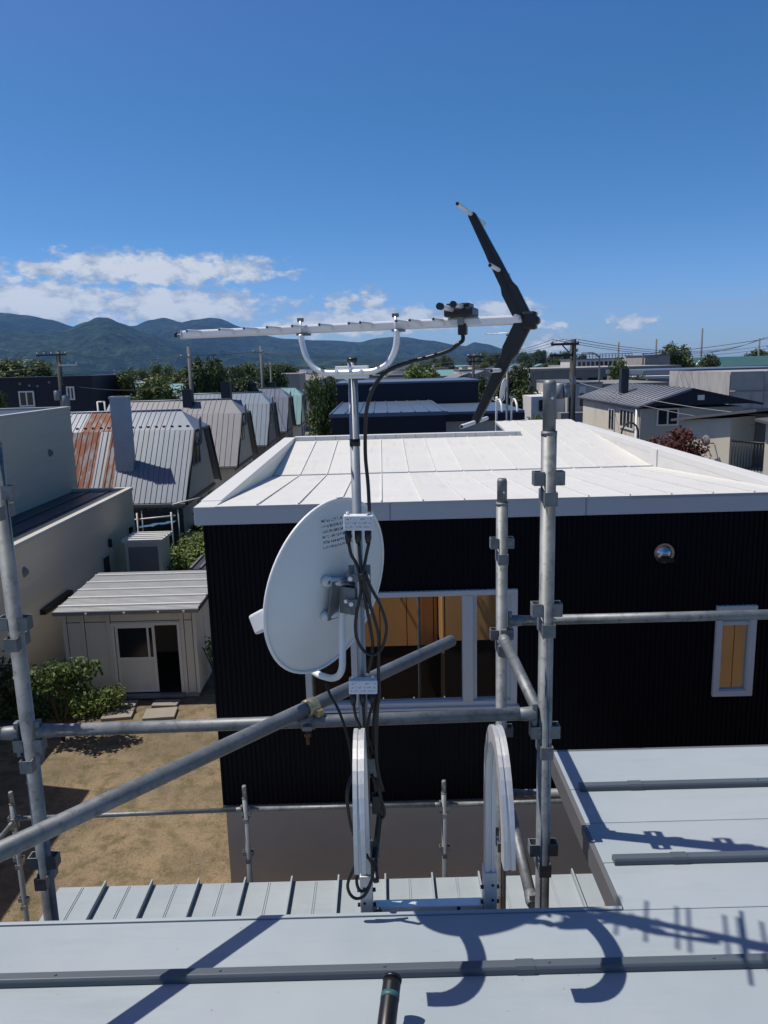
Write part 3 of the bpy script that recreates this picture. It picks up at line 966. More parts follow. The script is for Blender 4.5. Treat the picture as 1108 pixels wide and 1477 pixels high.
def row_house(yf, wall, roof, label, chim, sheet_w, rust=None, rib=0.2, lower='grey_dark_wall', xg=-7.55, xw=-14.6, drop=0.0):
    h = thing('gambrel_house', label, 'house', ((xg + xw) / 2, yf + 3.2, 0), 'metal roofed houses in a row')
    ze, zb, zr = 3.0 - drop, 5.52 - drop, 6.22 - drop
    y1, y2, y3, y4 = yf + 2.05, yf + 3.25, yf + 4.55, yf + 6.2
    xo = xg + 0.2
    # walls
    MB().box(xw + 0.2, xg, yf + 0.35, y4 - 0.35, 0, ze).build('ground_wall', wall, h)
    b = MB()
    b.prism([(xg, yf + 0.36, ze), (xg, y1 + 0.12, zb - 0.06), (xg, y3 - 0.12, zb - 0.06), (xg, y4 - 0.36, ze)], (xw + 0.2 - xg, 0, 0))
    b.build('gable_wall', wall, h)
    MB().box(xg + 0.001, xg + 0.05, yf + 0.3, y4 - 0.3, 2.75 - drop, 2.87 - drop).build('belt_board', 'black_trim', h)
    # sheets on the two front slopes
    n = int(round((xo - xw) / sheet_w))
    w = (xo - xw) / n
    for i in range(n):
        xa, xb = xw + i * w, xw + (i + 1) * w
        m = roof
        if rust and rust(0.5 * (xa + xb), 0): m = 'rust_sheet'
        p, t = plane_prism([(xa, yf, ze), (xb - 0.002, yf, ze), (xb - 0.002, y1, zb), (xa, y1, zb)], 0.06)
        MB().prism(p, t).build('roof_sheet', m, h)
        if xb < xo - 0.9:
            m = 'rust_sheet' if rust and rust(0.5 * (xa + xb), 1) else roof
            p, t = plane_prism([(xa, y1 + 0.001, zb + 0.004), (xb - 0.002, y1 + 0.001, zb + 0.004), (xb - 0.002, y2, zr), (xa, y2, zr)], 0.06)
            MB().prism(p, t).build('roof_sheet', m, h)
            xl = xb
    xr = xo - 0.75
    p, t = plane_prism([(xl, y1 + 0.001, zb + 0.004), (xo, y1 + 0.001, zb + 0.004), (xr, y2, zr), (xl, y2, zr)], 0.06)
    MB().prism(p, t).build('roof_sheet', roof, h)
    p, t = plane_prism([(xo + 0.01, y1 + 0.01, zb + 0.003), (xo + 0.01, y3 - 0.01, zb + 0.003), (xr + 0.01, y2, zr - 0.002)], 0.05)
    MB().prism(p, t).build('hip_sheet', roof, h)
    p, t = plane_prism([(xw, y2 + 0.001, zr), (xr, y2 + 0.001, zr), (xo, y3, zb), (xw, y3, zb)], 0.06)
    MB().prism(p, t).build('rear_slope', roof, h)
    p, t = plane_prism([(xw, y3 + 0.001, zb), (xo, y3 + 0.001, zb), (xo, y4, ze), (xw, y4, ze)], 0.06)
    MB().prism(p, t).build('rear_slope', roof, h)
    # standing ribs, too fine to pick apart
    b, b_rust = MB(), MB()
    k = int((xo - xw) / rib)
    d1 = Vector((0, y1 - yf, zb - ze)); n1 = Vector((0, -(zb - ze), y1 - yf)).normalized()
    d2 = Vector((0, y2 - y1, zr - zb)); n2 = Vector((0, -(zr - zb), y2 - y1)).normalized()
    for i in range(k):
        x = xw + (i + 0.5) * rib
        c = Vector((x, (yf + y1) / 2, (ze + zb) / 2)) + n1 * 0.016
        (b_rust if rust and rust(x, 0) else b).obox(c, (1, 0, 0), d1.normalized(), n1, 0.012, d1.length / 2 - 0.01, 0.008)
        if x < xr:
            c = Vector((x, (y1 + y2) / 2, (zb + zr) / 2)) + n2 * 0.018
            (b_rust if rust and rust(x, 1) else b).obox(c, (1, 0, 0), d2.normalized(), n2, 0.012, d2.length / 2 - 0.015, 0.008)
    tag(b.build('roof_ribs', roof, h), kind='stuff')
    if b_rust.v:
        tag(b_rust.build('rusty_ribs', 'rust_sheet', h), kind='stuff')
    # rake and ridge trims
    for (pa, pb) in (((xo + 0.03, yf - 0.03, ze - 0.08), (xo + 0.03, y1, zb - 0.03)), ((xo + 0.03, y4 + 0.03, ze - 0.08), (xo + 0.03, y3, zb - 0.03)),
                     ((xo + 0.03, y1, zb - 0.05), (xo + 0.03, y3, zb - 0.05))):
        MB().tube([pa, pb], 0.055, 6).build('rake_board', 'black_trim', h)
    MB().tube([(xw, y2, zr + 0.01), (xr, y2, zr + 0.01)], 0.05, 8).build('ridge_cap', roof, h)
    MB().box(xw, xo, yf - 0.10, yf - 0.01, ze - 0.12, ze - 0.03).build('gutter', 'steel_grey', h)
    # windows in the gable
    for (ya, yb, za, zb_) in ((yf + 2.3, yf + 3.5, 4.05, 5.1), (yf + 2.6, yf + 3.5, 1.5, 2.6), (yf + 4.6, yf + 5.2, 1.7, 2.6)):
        za, zb_ = za - drop, zb_ - drop
        b = MB()
        for (p0, p1, q0, q1) in ((ya, yb, za, za + 0.07), (ya, yb, zb_ - 0.07, zb_), (ya, ya + 0.07, za + 0.07, zb_ - 0.07), (yb - 0.07, yb, za + 0.07, zb_ - 0.07), ((ya + yb) / 2 - 0.03, (ya + yb) / 2 + 0.03, za + 0.07, zb_ - 0.07)):
            b.box(xg - 0.02, xg + 0.05, p0, p1, q0, q1)
        wfr = b.build('window_frame', 'steel_grey', h)
        MB().box(xg - 0.01, xg + 0.03, ya + 0.07, yb - 0.07, za + 0.07, zb_ - 0.07).build('pane', 'window_dark', wfr)
    # flue pipe on the gable
    MB().tube(smooth_path([(xg + 0.02, y1 + 0.5, 4.9 - drop), (xg + 0.28, y1 + 0.5, 4.92 - drop), (xg + 0.33, y1 + 0.5, 5.2 - drop), (xg + 0.33, y1 + 0.5, 6.0 - drop)], 5), 0.06, 10).build('flue_pipe', 'steel_grey', h)
    # chimney
    cx, cy, zt, hw, hd, cm = chim
    b = MB().box(cx - hw, cx + hw, cy - hd, cy + hd, 3.2 - drop, zt)
    ch = b.build('chimney', cm, h)
    MB().box(cx - hw - 0.03, cx + hw + 0.03, cy - hd - 0.03, cy + hd + 0.03, zt - 0.09, zt - 0.02).build('chimney_band', cm, ch)
    MB().box(cx - hw * 0.6, cx + hw * 0.6, cy - hd * 0.6, cy + hd * 0.6, zt + 0.001, zt + 0.03).build('chimney_mouth', 'black_trim', ch)
    return h


def rust_fn(x, up):
    if up: return -11.6 < x < -10.35
    return -12.2 < x < -10.95 or -10.75 < x < -10.1


h1 = row_house(27.9, 'cream_wall', 'roof_rusty', 'gambrel house with rust streaked grey metal roof and tall pale chimney', (-9.80, 28.95, 6.92, 0.34, 0.16, 'chimney_grey'), 0.40, rust_fn, 0.2)
for k in range(17):
    x = -12.6 + k * 0.31
    MB().box(x - 0.05, x + 0.05, 30.12, 30.2, 5.60, 5.69).build('snow_stop', 'black_trim', h1)
row_house(38.3, 'cream_wall', 'roof_taupe', 'gambrel house with taupe grey metal roof and black chimney', (-10.3, 41.2, 6.80, 0.25, 0.25, 'chimney_dark'), 0.5, None, 0.28)
row_house(48.7, 'grey_dark_wall', 'roof_blue', 'gambrel house with pale blue metal roof and slate grey chimney', (-10.2, 51.0, 6.99, 0.31, 0.3, 'chimney_dark'), 0.6, None, 0.3)
row_house(59.1, 'grey_dark_wall', 'roof_slate', 'gambrel house with slate blue metal roof beside the teal roofed one', (-10.15, 61.8, 6.68, 0.23, 0.23, 'chimney_dark'), 0.8, None, 0.35)
row_house(69.5, 'cream_wall', 'roof_teal', 'gambrel house with pale teal metal roof, last of the row', (-10.05, 72.2, 6.52, 0.22, 0.22, 'chimney_dark'), 0.9, None, 0.35, drop=0.25)

# ================================================================== WHITE SHED with open sliding door
sh = thing('prefab_shed', 'white prefab shed with open sliding door and ribbed roof in the yard', 'shed', (-6.1, 18.8, 0))
sx0, sx1, sy0, sy1, sh_ = -7.72, -4.58, 17.4, 20.15, 2.22
b = MB()
b.box(sx0, -6.60, sy0, sy0 + 0.05, 0.12, sh_).box(-4.95, sx1, sy0, sy0 + 0.05, 0.12, sh_).box(-6.60, -4.95, sy0, sy0 + 0.05, 1.92, sh_)
b.build('front_wall', 'shed_wall', sh)
MB().box(sx0, sx0 + 0.05, sy0 + 0.05, sy1, 0.12, sh_).build('side_wall', 'shed_wall', sh)
MB().box(sx1 - 0.05, sx1, sy0 + 0.05, sy1, 0.12, sh_).build('side_wall', 'shed_wall', sh)
MB().box(sx0 + 0.05, sx1 - 0.05, sy1 - 0.05, sy1, 0.12, sh_).build('rear_wall', 'shed_wall', sh)
MB().box(sx0 + 0.05, sx1 - 0.05, sy0 + 0.05, sy1 - 0.05, 0.10, 0.14).build('floor_deck', 'dark_siding', sh)
MB().box(sx0 + 0.04, sx1 - 0.04, sy0 + 0.02, sy1 - 0.02, 0.0, 0.099).build('plinth', 'concrete', sh)
for xx in (sx0 - 0.012, -7.30, -6.68, -4.93, sx1 - 0.06):
    MB().box(xx, xx + 0.075, sy0 - 0.022, sy0 - 0.001, 0.12, sh_ - 0.001).build('corner_post', 'shed_wall', sh)
for yy in (18.2, 19.2):
    MB().box(sx1 + 0.001, sx1 + 0.02, yy, yy + 0.07, 0.12, sh_ - 0.001).build('corner_post', 'shed_wall', sh)
# roof with ribs running across
zr0, zr1 = 2.30, 2.42
b = MB()
b.prism([(sx0 - 0.14, sy0 - 0.16, zr0), (sx0 - 0.14, sy1 + 0.1, zr1), (sx0 - 0.14, sy1 + 0.1, zr1 - 0.05), (sx0 - 0.14, sy0 - 0.16, zr0 - 0.05)], (sx1 - sx0 + 0.28, 0, 0))
b.build('roof', 'shed_roof', sh)
for k in range(5):
    q = (k + 0.5) / 5
    y = sy0 - 0.16 + q * (sy1 - sy0 + 0.26)
    z = zr0 + (zr1 - zr0) * q
    MB().box(sx0 - 0.13, sx1 + 0.13, y - 0.03, y + 0.03, z, z + 0.035).build('roof_rib', 'white_coping', sh)
b = MB()
nrib = 34
for k in range(nrib):
    q = (k + 0.5) / nrib
    y = sy0 - 0.14 + q * (sy1 - sy0 + 0.22)
    z = zr0 + (zr1 - zr0) * q
    b.box(sx0 - 0.13, sx1 + 0.13, y - 0.014, y + 0.014, z, z + 0.012)
tag(b.build('roof_corrugation', 'shed_roof', sh), kind='stuff')
MB().box(sx0 - 0.15, sx1 + 0.15, sy0 - 0.20, sy0 - 0.161, zr0 - 0.10, zr0 - 0.01).build('eave_gutter', 'steel_grey', sh)
MB().box(sx1 + 0.141, sx1 + 0.165, sy0 - 0.16, sy1 + 0.1, zr0 - 0.07, zr0 + 0.03).build('verge_trim', 'black_trim', sh)
for xx in (-7.64, -7.22, -6.60, -4.855, -4.66):  # dark strips laid on the wall as shadow gaps between panels
    MB().box(xx, xx + 0.012, sy0 - 0.004, sy0 - 0.0005, 0.13, sh_ - 0.002).build('shadow_gap_strip', 'black_trim', sh)
MB().box(sx0 + 0.05, sx1 - 0.05, sy0 - 0.006, sy0 - 0.0008, 1.955, 1.97).build('shadow_gap_strip', 'black_trim', sh)
for xx in (-7.1, -6.2, -5.4, -4.8):
    MB().box(xx, xx + 0.05, sy0 - 0.225, sy0 - 0.201, zr0 - 0.09, zr0 - 0.04).build('gutter_hanger', 'shed_wall', sh)
# door: frame, one sliding leaf shut at left, opening at right
b = MB()
b.box(-6.60, -6.53, sy0 - 0.015, sy0 + 0.07, 0.14, 1.92).box(-5.02, -4.95, sy0 - 0.015, sy0 + 0.07, 0.14, 1.92).box(-6.53, -5.02, sy0 - 0.015, sy0 + 0.07, 1.85, 1.92)
b.build('door_frame', 'frame_white', sh)
b = MB()
b.box(-6.51, -6.45, sy0 + 0.005, sy0 + 0.04, 0.16, 1.85).box(-5.63, -5.57, sy0 + 0.005, sy0 + 0.04, 0.16, 1.85).box(-6.45, -5.63, sy0 + 0.005, sy0 + 0.04, 1.79, 1.85).box(-6.45, -5.63, sy0 + 0.005, sy0 + 0.04, 0.98, 1.05).box(-5.76, -5.71, sy0 + 0.008, sy0 + 0.038, 1.05, 1.79).box(-6.45, -5.63, sy0 + 0.005, sy0 + 0.04, 0.16, 0.22)
dl = b.build('sliding_door', 'frame_white', sh)
MB().box(-6.45, -5.63, sy0 + 0.012, sy0 + 0.03, 0.22, 0.98).build('door_panel', 'shed_wall', dl)
MB().box(-6.45, -5.63, sy0 + 0.018, sy0 + 0.026, 1.05, 1.79).build('pane', 'window_dark', dl)
MB().box(-6.6, -4.95, sy0 - 0.14, sy0 - 0.016, 0.05, 0.135).build('door_sill', 'steel_grey', sh)
for i, (x, y, rz, w, d) in enumerate([(-6.30, 16.97, 0.05, 0.30, 0.17), (-6.26, 16.45, 0.12, 0.34, 0.24), (-5.30, 16.97, -0.03, 0.30, 0.17), (-5.28, 16.42, 0.10, 0.36, 0.26)]):
    b = MB()
    c, s = math.cos(rz), math.sin(rz)
    b.obox((x, y, 0.042), (c, s, 0), (-s, c, 0), (0, 0, 1), w, d, 0.036)
    o = b.build('stepping_slab', 'slab', None, (x, y, 0.006), 0.01)
    tag(o, ['small concrete slab at the sill under the shut door leaf of the shed', 'concrete slab in front of the shut door leaf, beside the bush',
            'small concrete slab at the sill under the shed opening', 'large concrete slab before the open shed doorway'][i], 'slab')

# small white-roofed store shed by the beige house, tarp frame and bundles
ss = thing('store_shed', 'small grey store shed with white ribbed roof beside the beige house', 'shed', (-7.85, 24.7, 0))
MB().box(-8.45, -7.3, 24.2, 25.25, 0, 2.35).build('wall', 'shed_wall', ss)
MB().box(-8.52, -7.2, 24.1, 25.35, 2.36, 2.46).build('roof', 'white_coping', ss)
for k in range(4):
    MB().box(-8.51, -7.21, 24.23 + k * 0.30, 24.29 + k * 0.30, 2.461, 2.50).build('roof_rib', 'white_coping', ss)
MB().box(-8.35, -7.4, 24.17, 24.199, 0.1, 2.2).build('door', 'grey_dark_wall', ss)
fr = thing('blue_tarp_rack', 'pipe rack holding a blue tarp beyond the store shed', 'rack', (-8.3, 27.6, 0))
for (x, y) in ((-9.0, 27.3), (-7.75, 27.3), (-9.0, 27.85), (-7.65, 27.85)):
    MB().tube([(x, y, 0), (x, y, 2.75)], 0.03, 8).build('pole', 'frame_white', fr)
MB().tube([(-9.2, 27.3, 2.5), (-7.6, 27.3, 2.62)], 0.03, 8).build('rail', 'frame_white', fr)
MB().tube([(-7.65, 27.2, 3.05), (-6.9, 28.2, 3.1)], 0.03, 8).build('rail', 'frame_white', fr)
b = MB()
nx, ny = 12, 8
b.add([(-9.0 + 1.3 * i / nx, 27.32 + 0.5 * j / ny, 2.2 + 0.15 * (i / nx) + 0.06 * noise.noise(Vector((i * 0.5, j * 0.6, 2)))) for i in range(nx + 1) for j in range(ny + 1)],
      [(i * (ny + 1) + j, (i + 1) * (ny + 1) + j, (i + 1) * (ny + 1) + j + 1, i * (ny + 1) + j + 1) for i in range(nx) for j in range(ny)], True)
b.build('tarp', 'blue_tarp', fr)


def lump(name, label, cat, c, s, m, seed, group=None):
    b = MB()
    n, k = 20, 10
    v = []
    for i in range(k + 1):
        ph = math.pi / 2 * (i / k)
        for j in range(n):
            a = 2 * math.pi * j / n
            d = Vector((math.cos(ph) * math.cos(a), math.cos(ph) * math.sin(a), math.sin(ph)))
            d.x = math.copysign(abs(d.x) ** 0.6, d.x); d.y = math.copysign(abs(d.y) ** 0.6, d.y)
            q = 1 + 0.25 * noise.noise(d * 2.1 + Vector((seed, 0, 0)))
            v.append((c[0] + d.x * s[0] * q, c[1] + d.y * s[1] * q, c[2] + d.z * s[2] * q))
    f = [(i * n + j, i * n + (j + 1) % n, (i + 1) * n + (j + 1) % n, (i + 1) * n + j) for i in range(k) for j in range(n)]
    b.add(v, f, True)
    return tag(b.build(name, m, None, c), label, cat, group)


lump('tarp_bundle', 'dark blue tarp bundle against the beige wall behind the shed', 'bundle', (-8.45, 21.9, 0.0), (0.4, 0.8, 1.2), 'blue_tarp', 1.0)
lump('tarp_bundle', 'grey blue cloth bundle between the dark blue bundle and store shed', 'bundle', (-8.0, 23.3, 0.0), (0.4, 0.5, 1.25), 'blue_grey_cloth', 4.0)
bs_ = thing('black_shed', 'low black shed with ribbed roof beside the vine covered bush', 'shed', (-4.6, 22.4, 0))
MB().box(-5.68, -3.4, 21.75, 23.1, 0, 1.95).build('wall', 'black_trim', bs_)
MB().box(-5.78, -3.3, 21.65, 23.2, 1.96, 2.08).build('roof', 'chimney_dark', bs_)
for k in range(9):
    MB().box(-5.75 + k * 0.29, -5.68 + k * 0.29, 21.66, 23.19, 2.081, 2.13).build('roof_rib', 'fascia_grey', bs_)
fc = thing('wooden_fence', 'dark wooden board fence under the eave of the rusty roofed house', 'fence', (-8.6, 27.9, 0))
for k in range(14):
    MB().box(-9.6 + k * 0.15, -9.6 + k * 0.15 + 0.142, 27.98, 28.02, 0, 2.75 + 0.03 * math.sin(k * 2.1)).build('board', 'wood_fence', fc)
for z in (0.6, 2.4):
    MB().box(-9.6, -7.5, 28.021, 28.06, z, z + 0.09).build('rail', 'wood_fence', fc)

# ================================================================== MID NAVY HOUSE behind the white roof
mh = thing('navy_flat_house', 'navy flat house with blue metal roof behind the white roof', 'house', (1.2, 26, 0))
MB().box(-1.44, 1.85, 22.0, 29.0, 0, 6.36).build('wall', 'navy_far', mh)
MB().box(-1.50, 1.90, 21.94, 28.99, 6.361, 6.47).build('roof', 'roof_midblue', mh)
b = MB()
for k in range(9):
    b.box(-1.45 + k * 0.4, -1.42 + k * 0.4, 21.95, 28.98, 6.4705, 6.50)
for k in range(9):
    MB().box(-1.45 + k * 0.4, -1.42 + k * 0.4, 21.95, 28.98, 6.4705, 6.50).build('roof_seam', 'roof_midblue', mh)
MB().box(1.86, 4.35, 23.9, 29.0, 0, 6.03).build('side_wall', 'grey_wall', mh)
MB().box(1.905, 4.45, 23.8, 29.0, 6.031, 6.25).build('side_fascia', 'navy_far', mh)
MB().box(1.905, 4.44, 23.81, 28.99, 6.2505, 6.33).build('side_roof', 'roof_midblue', mh)
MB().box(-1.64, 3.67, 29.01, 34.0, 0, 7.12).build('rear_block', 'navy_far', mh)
MB().box(-1.70, 3.73, 28.95, 34.05, 7.121, 7.19).build('rear_roof', 'roof_slate', mh)
MB().box(2.6, 3.3, 23.86, 23.899, 4.6, 5.7).build('window', 'window_dark', mh)

# beige box building far
bb = thing('beige_box_building', 'plain pale concrete block building beyond the teal roofed house', 'building', (-7.2, 95, 0))
MB().box(-13.3, -9.95, 95, 103, 0, 7.0).build('wall', 'concrete', bb)
MB().box(-13.4, -9.85, 94.9, 103.1, 7.001, 7.12).build('coping', 'beige_coping', bb)

# ================================================================== FAR LEFT NAVY BUILDING
nl = thing('navy_block_building', 'large dark navy block building with white framed windows', 'building', (-28, 62, 0))
MB().box(-40, -21.6, 58, 68, 0, 7.5).build('wall', 'navy_far', nl)
MB().box(-40.1, -21.5, 57.9, 68.1, 7.501, 7.62).build('coping', 'navy_far', nl)
for (x0, x1, z0, z1) in ((-27.15, -26.0, 5.45, 6.6), (-23.55, -22.95, 5.85, 6.85)):
    b = MB()
    b.box(x0, x1, 57.9, 57.999, z0, z0 + 0.1).box(x0, x1, 57.9, 57.999, z1 - 0.1, z1).box(x0, x0 + 0.1, 57.9, 57.999, z0 + 0.1, z1 - 0.1).box(x1 - 0.1, x1, 57.9, 57.999, z0 + 0.1, z1 - 0.1).box((x0 + x1) / 2 - 0.05, (x0 + x1) / 2 + 0.05, 57.9, 57.999, z0 + 0.1, z1 - 0.1)
    f = b.build('window_frame', 'frame_white', nl)
    MB().box(x0 + 0.1, x1 - 0.1, 57.95, 57.98, z0 + 0.1, z1 - 0.1).build('pane', 'window_dark', f)
for (x, z) in ((-29, 7.1), (-27.0, 7.15), (-26.3, 7.0), (-25.7, 6.95), (-24.8, 7.2)):
    MB().dome((x, 57.999, z), (1, 0, 0), (0, 0, 1), (0, -1, 0), 0.10, 0.10, 0.08, 10, 4).build('vent_hood', 'steel_grey', nl)
gp = thing('white_pipe_gate', 'small white pipe gate beside the navy block building', 'gate', (-20.2, 56, 0))
for (x, y) in ((-20.6, 56.0), (-20.1, 56.0)):
    MB().tube([(x, y, 0), (x, y, 5.75)], 0.07, 8).build('post', 'frame_white', gp)
MB().tube([(-20.6, 56, 5.72), (-20.1, 56, 5.72)], 0.06, 8).build('bar', 'frame_white', gp)
MB().tube([(-20.6, 56, 4.9), (-20.1, 56, 4.9)], 0.05, 8).build('bar', 'frame_white', gp)

# ================================================================== RIGHT SIDE HOUSES
rh = thing('cream_gable_house', 'cream and grey house with dark gable and purple grey roof', 'house', (11.3, 31, 0))
MB().box(9.48, 13.2, 28.0, 36.0, 0, 6.0).build('front_wall', 'grey_wall', rh)
MB().box(9.46, 9.479, 27.99, 36.0, 0, 5.98).build('side_wall', 'cream_wall', rh)
b = MB()
b.prism([(9.3, 27.75, 6.08), (13.6, 27.75, 6.12), (11.2, 27.75, 6.68)], (0, 0.1, 0))
b.build('gable_board', 'navy_far', rh)
b = MB(); p, t = plane_prism([(9.27, 27.7, 6.10), (9.27, 36.4, 6.10), (11.2, 36.4, 6.72), (11.2, 27.7, 6.72)], 0.07)
MB().prism(p, t).build('roof_slope', 'roof_purple', rh)
p, t = plane_prism([(11.201, 27.7, 6.72), (11.201, 36.4, 6.72), (13.8, 36.4, 6.12), (13.8, 27.7, 6.12)], 0.07)
MB().prism(p, t).build('roof_slope', 'navy_far', rh)
nl_ = (Vector((11.2, 0, 6.72)) - Vector((9.05, 0, 6.07))).normalized()
for k in range(18):
    yy = 27.9 + k * 0.48
    MB().tube([(9.28, yy, 6.12), (11.19, yy, 6.735)], 0.022, 5).build('roof_seam', 'fascia_pale', rh)
ch = MB().box(9.98, 10.28, 32.0, 32.35, 6.2, 7.42).build('chimney', 'chimney_dark', rh)
MB().box(11.42, 11.66, 27.72, 27.749, 6.28, 6.46).build('gable_vent', 'frame_white', rh)


def front_window(parent, x0, x1, y, z0, z1, t=0.06, mull=1, frame='frame_white'):
    b = MB()
    b.box(x0, x1, y - 0.04, y - 0.001, z0, z0 + t).box(x0, x1, y - 0.04, y - 0.001, z1 - t, z1).box(x0, x0 + t, y - 0.04, y - 0.001, z0 + t, z1 - t).box(x1 - t, x1, y - 0.04, y - 0.001, z0 + t, z1 - t)
    for i in range(mull):
        xm = x0 + (x1 - x0) * (i + 1) / (mull + 1)
        b.box(xm - t / 2, xm + t / 2, y - 0.038, y - 0.001, z0 + t, z1 - t)
    f = b.build('window_frame', frame, parent)
    MB().box(x0 + t, x1 - t, y - 0.025, y - 0.005, z0 + t, z1 - t).build('pane', 'window_dark', f)


def side_window(parent, x, y0, y1, z0, z1, t=0.06, mull=1, frame='frame_white'):
    b = MB()
    b.box(x - 0.05, x - 0.001, y0, y1, z0, z0 + t).box(x - 0.05, x - 0.001, y0, y1, z1 - t, z1).box(x - 0.05, x - 0.001, y0, y0 + t, z0 + t, z1 - t).box(x - 0.05, x - 0.001, y1 - t, y1, z0 + t, z1 - t)
    for i in range(mull):
        ym = y0 + (y1 - y0) * (i + 1) / (mull + 1)
        b.box(x - 0.048, x - 0.001, ym - t / 2, ym + t / 2, z0 + t, z1 - t)
    f = b.build('window_frame', frame, parent)
    MB().box(x - 0.03, x - 0.005, y0 + t, y1 - t, z0 + t, z1 - t).build('pane', 'window_dark', f)


front_window(rh, 10.05, 10.86, 28.0, 5.36, 6.0)
side_window(rh, 9.46, 28.6, 30.3, 5.15, 5.92, 0.07, 3)
side_window(rh, 9.46, 31.0, 31.8, 4.9, 5.85, 0.07, 1)
MB().tube([(9.36, 28.1, 6.0), (9.36, 28.1, 0.2)], 0.05, 8).build('downpipe', 'frame_white', rh)

ar = tag(MB().tube([(6.95 + 0.42 * (1 - math.cos(a)) * 0.5 if False else 7.15 - 0.24 * math.cos(a), 22.0, 5.68 + 0.32 * math.sin(a)) for a in [math.pi * k / 16 for k in range(17)]] + [(7.39, 22, 3.2)], 0.025, 8).build('hoop_pipe', 'pole_dark', None, (7.39, 22, 3.2)), 'thin dark hoop pipe beside the cream side wall', 'pipe')

bh = thing('beige_rake_house', 'beige stucco house with slanted eave and dark balcony', 'house', (12.4, 26.5, 0))
# left facing wall catches the sun, eave slants up to the right
ang = R(60)
ax, ay = Vector((math.cos(ang), -math.sin(ang), 0)), Vector((math.sin(ang), math.cos(ang), 0))
A0 = Vector((9.95, 25.2, 0))


def bq(a, d, z):
    q = A0 + ax * a + ay * d
    return (q.x, q.y, z)


MB().prism([bq(0, 0, 0), bq(1.75, 0, 0), bq(1.75, 0, 5.93), bq(0, 0, 5.78)], ay * 5).build('wall', 'cream_wall', bh)
MB().prism([bq(-0.3, -0.25, 5.82), bq(2.75, -0.25, 6.25), bq(2.75, -0.25, 6.17), bq(-0.3, -0.25, 5.74)], ay * 5.6).build('roof_slab', 'fascia_grey', bh)
MB().prism([bq(1.77, 1.2, 0), bq(4.2, 1.2, 0), bq(4.2, 1.2, 6.1), bq(1.77, 1.2, 6.0)], ay * 3.8).build('balcony_wall', 'grey_dark_wall', bh)
MB().prism([bq(1.77, 0.02, 4.2), bq(4.2, 0.02, 4.2), bq(4.2, 0.02, 4.32), bq(1.77, 0.02, 4.32)], ay * 1.17).build('balcony_floor', 'concrete', bh)
rl = MB().tube([bq(1.8, 0.05, 5.22), bq(3.3, 0.05, 5.22)], 0.03, 6).build('balcony_rail', 'black_trim', bh)
for k in range(17):
    MB().tube([bq(1.82 + k * 0.1, 0.05, 4.33), bq(1.82 + k * 0.1, 0.05, 5.19)], 0.014, 5).build('baluster', 'black_trim', bh)
MB().prism([bq(3.15, -0.35, 0), bq(3.45, -0.35, 0), bq(3.45, -0.35, 6.0), bq(3.15, -0.35, 5.95)], ay * 0.3).build('pillar', 'cream_wall', bh)
MB().prism([bq(2.95, -0.6, 6.0), bq(4.6, -0.6, 5.7), bq(4.6, -0.6, 5.62), bq(2.95, -0.6, 5.92)], ay * 0.9).build('porch_roof', 'fascia_grey', bh)
MB().tube([bq(1.2, -0.02, 5.1), bq(1.2, -0.25, 5.12), bq(1.2, -0.25, 5.3)], 0.02, 6).build('wall_bracket', 'black_trim', bh)
MB().dome(bq(1.1, -0.28, 5.2), ax, (0, 0, 1), -ay, 0.16, 0.18, 0.05, 14, 4).build('wall_dish', 'grey_dark_wall', bh)

gb = thing('grey_slot_house', 'grey modern house with white recessed slot and two narrow windows', 'house', (12, 48, 0))
MB().box(10.9, 12.9, 45.0, 54, 0, 6.45).build('front_wall', 'grey_wall', gb)
MB().box(12.901, 17.0, 45.5, 54, 0, 6.4).build('side_block', 'grey_dark_wall', gb)
MB().box(10.85, 12.95, 44.95, 54.05, 6.451, 6.53).build('coping', 'fascia_grey', gb)
MB().box(11.55, 11.95, 44.93, 44.999, 5.1, 6.3).build('white_slot', 'white_wall', gb)
front_window(gb, 11.6, 11.86, 44.93, 5.15, 5.9, 0.03, 0, 'black_trim')
front_window(gb, 12.12, 12.32, 45.0, 5.16, 5.72, 0.03, 0)
front_window(gb, 12.6, 12.8, 45.0, 5.12, 5.70, 0.03, 0)
MB().box(8.9, 10.899, 45.6, 53, 0, 5.75).build('left_block', 'white_wall', gb)
MB().box(9.35, 10.3, 45.5, 45.599, 4.9, 5.55).build('left_window', 'window_dark', gb)
MB().box(10.3, 12.0, 44.0, 44.9, 0, 4.85).build('garden_wall', 'grey_dark_wall', gb)
MB().box(8.0, 13.4, 41.5, 43.9, 0, 4.25).build('garage', 'grey_dark_wall', gb)
MB().box(7.95, 13.45, 41.45, 43.95, 4.251, 4.33).build('garage_roof', 'roof_slate', gb)

wg = thing('long_grey_building', 'long low grey building with flat roof beyond the slot house', 'building', (20, 78, 0))
MB().box(14.5, 29.0, 75, 90, 0, 6.9).build('wall', 'grey_dark_wall', wg)
MB().box(14.4, 29.1, 74.9, 90.1, 6.901, 7.1).build('roof', 'concrete', wg)
for k in range(6):
    MB().box(18.6 + k * 1.5, 19.5 + k * 1.5, 74.95, 74.999, 5.2, 6.1).build('window', 'window_dark', wg)
ww = thing('grey_terrace_building', 'wide grey metal clad building with pale roof edge behind the gable house', 'building', (26, 64, 0))
MB().box(20.5, 34.0, 60, 70, 0, 6.55).build('wall', 'grey_dark_wall', ww)
MB().box(20.4, 34.1, 59.9, 70.1, 6.551, 6.9).build('roof', 'roof_slate', ww)
MB().box(19.0, 23.7, 58.2, 59.88, 0, 6.3).build('front_block', 'grey_dark_wall', ww)
MB().box(18.95, 23.75, 58.1, 59.89, 6.301, 6.5).build('front_fascia', 'white_wall', ww)
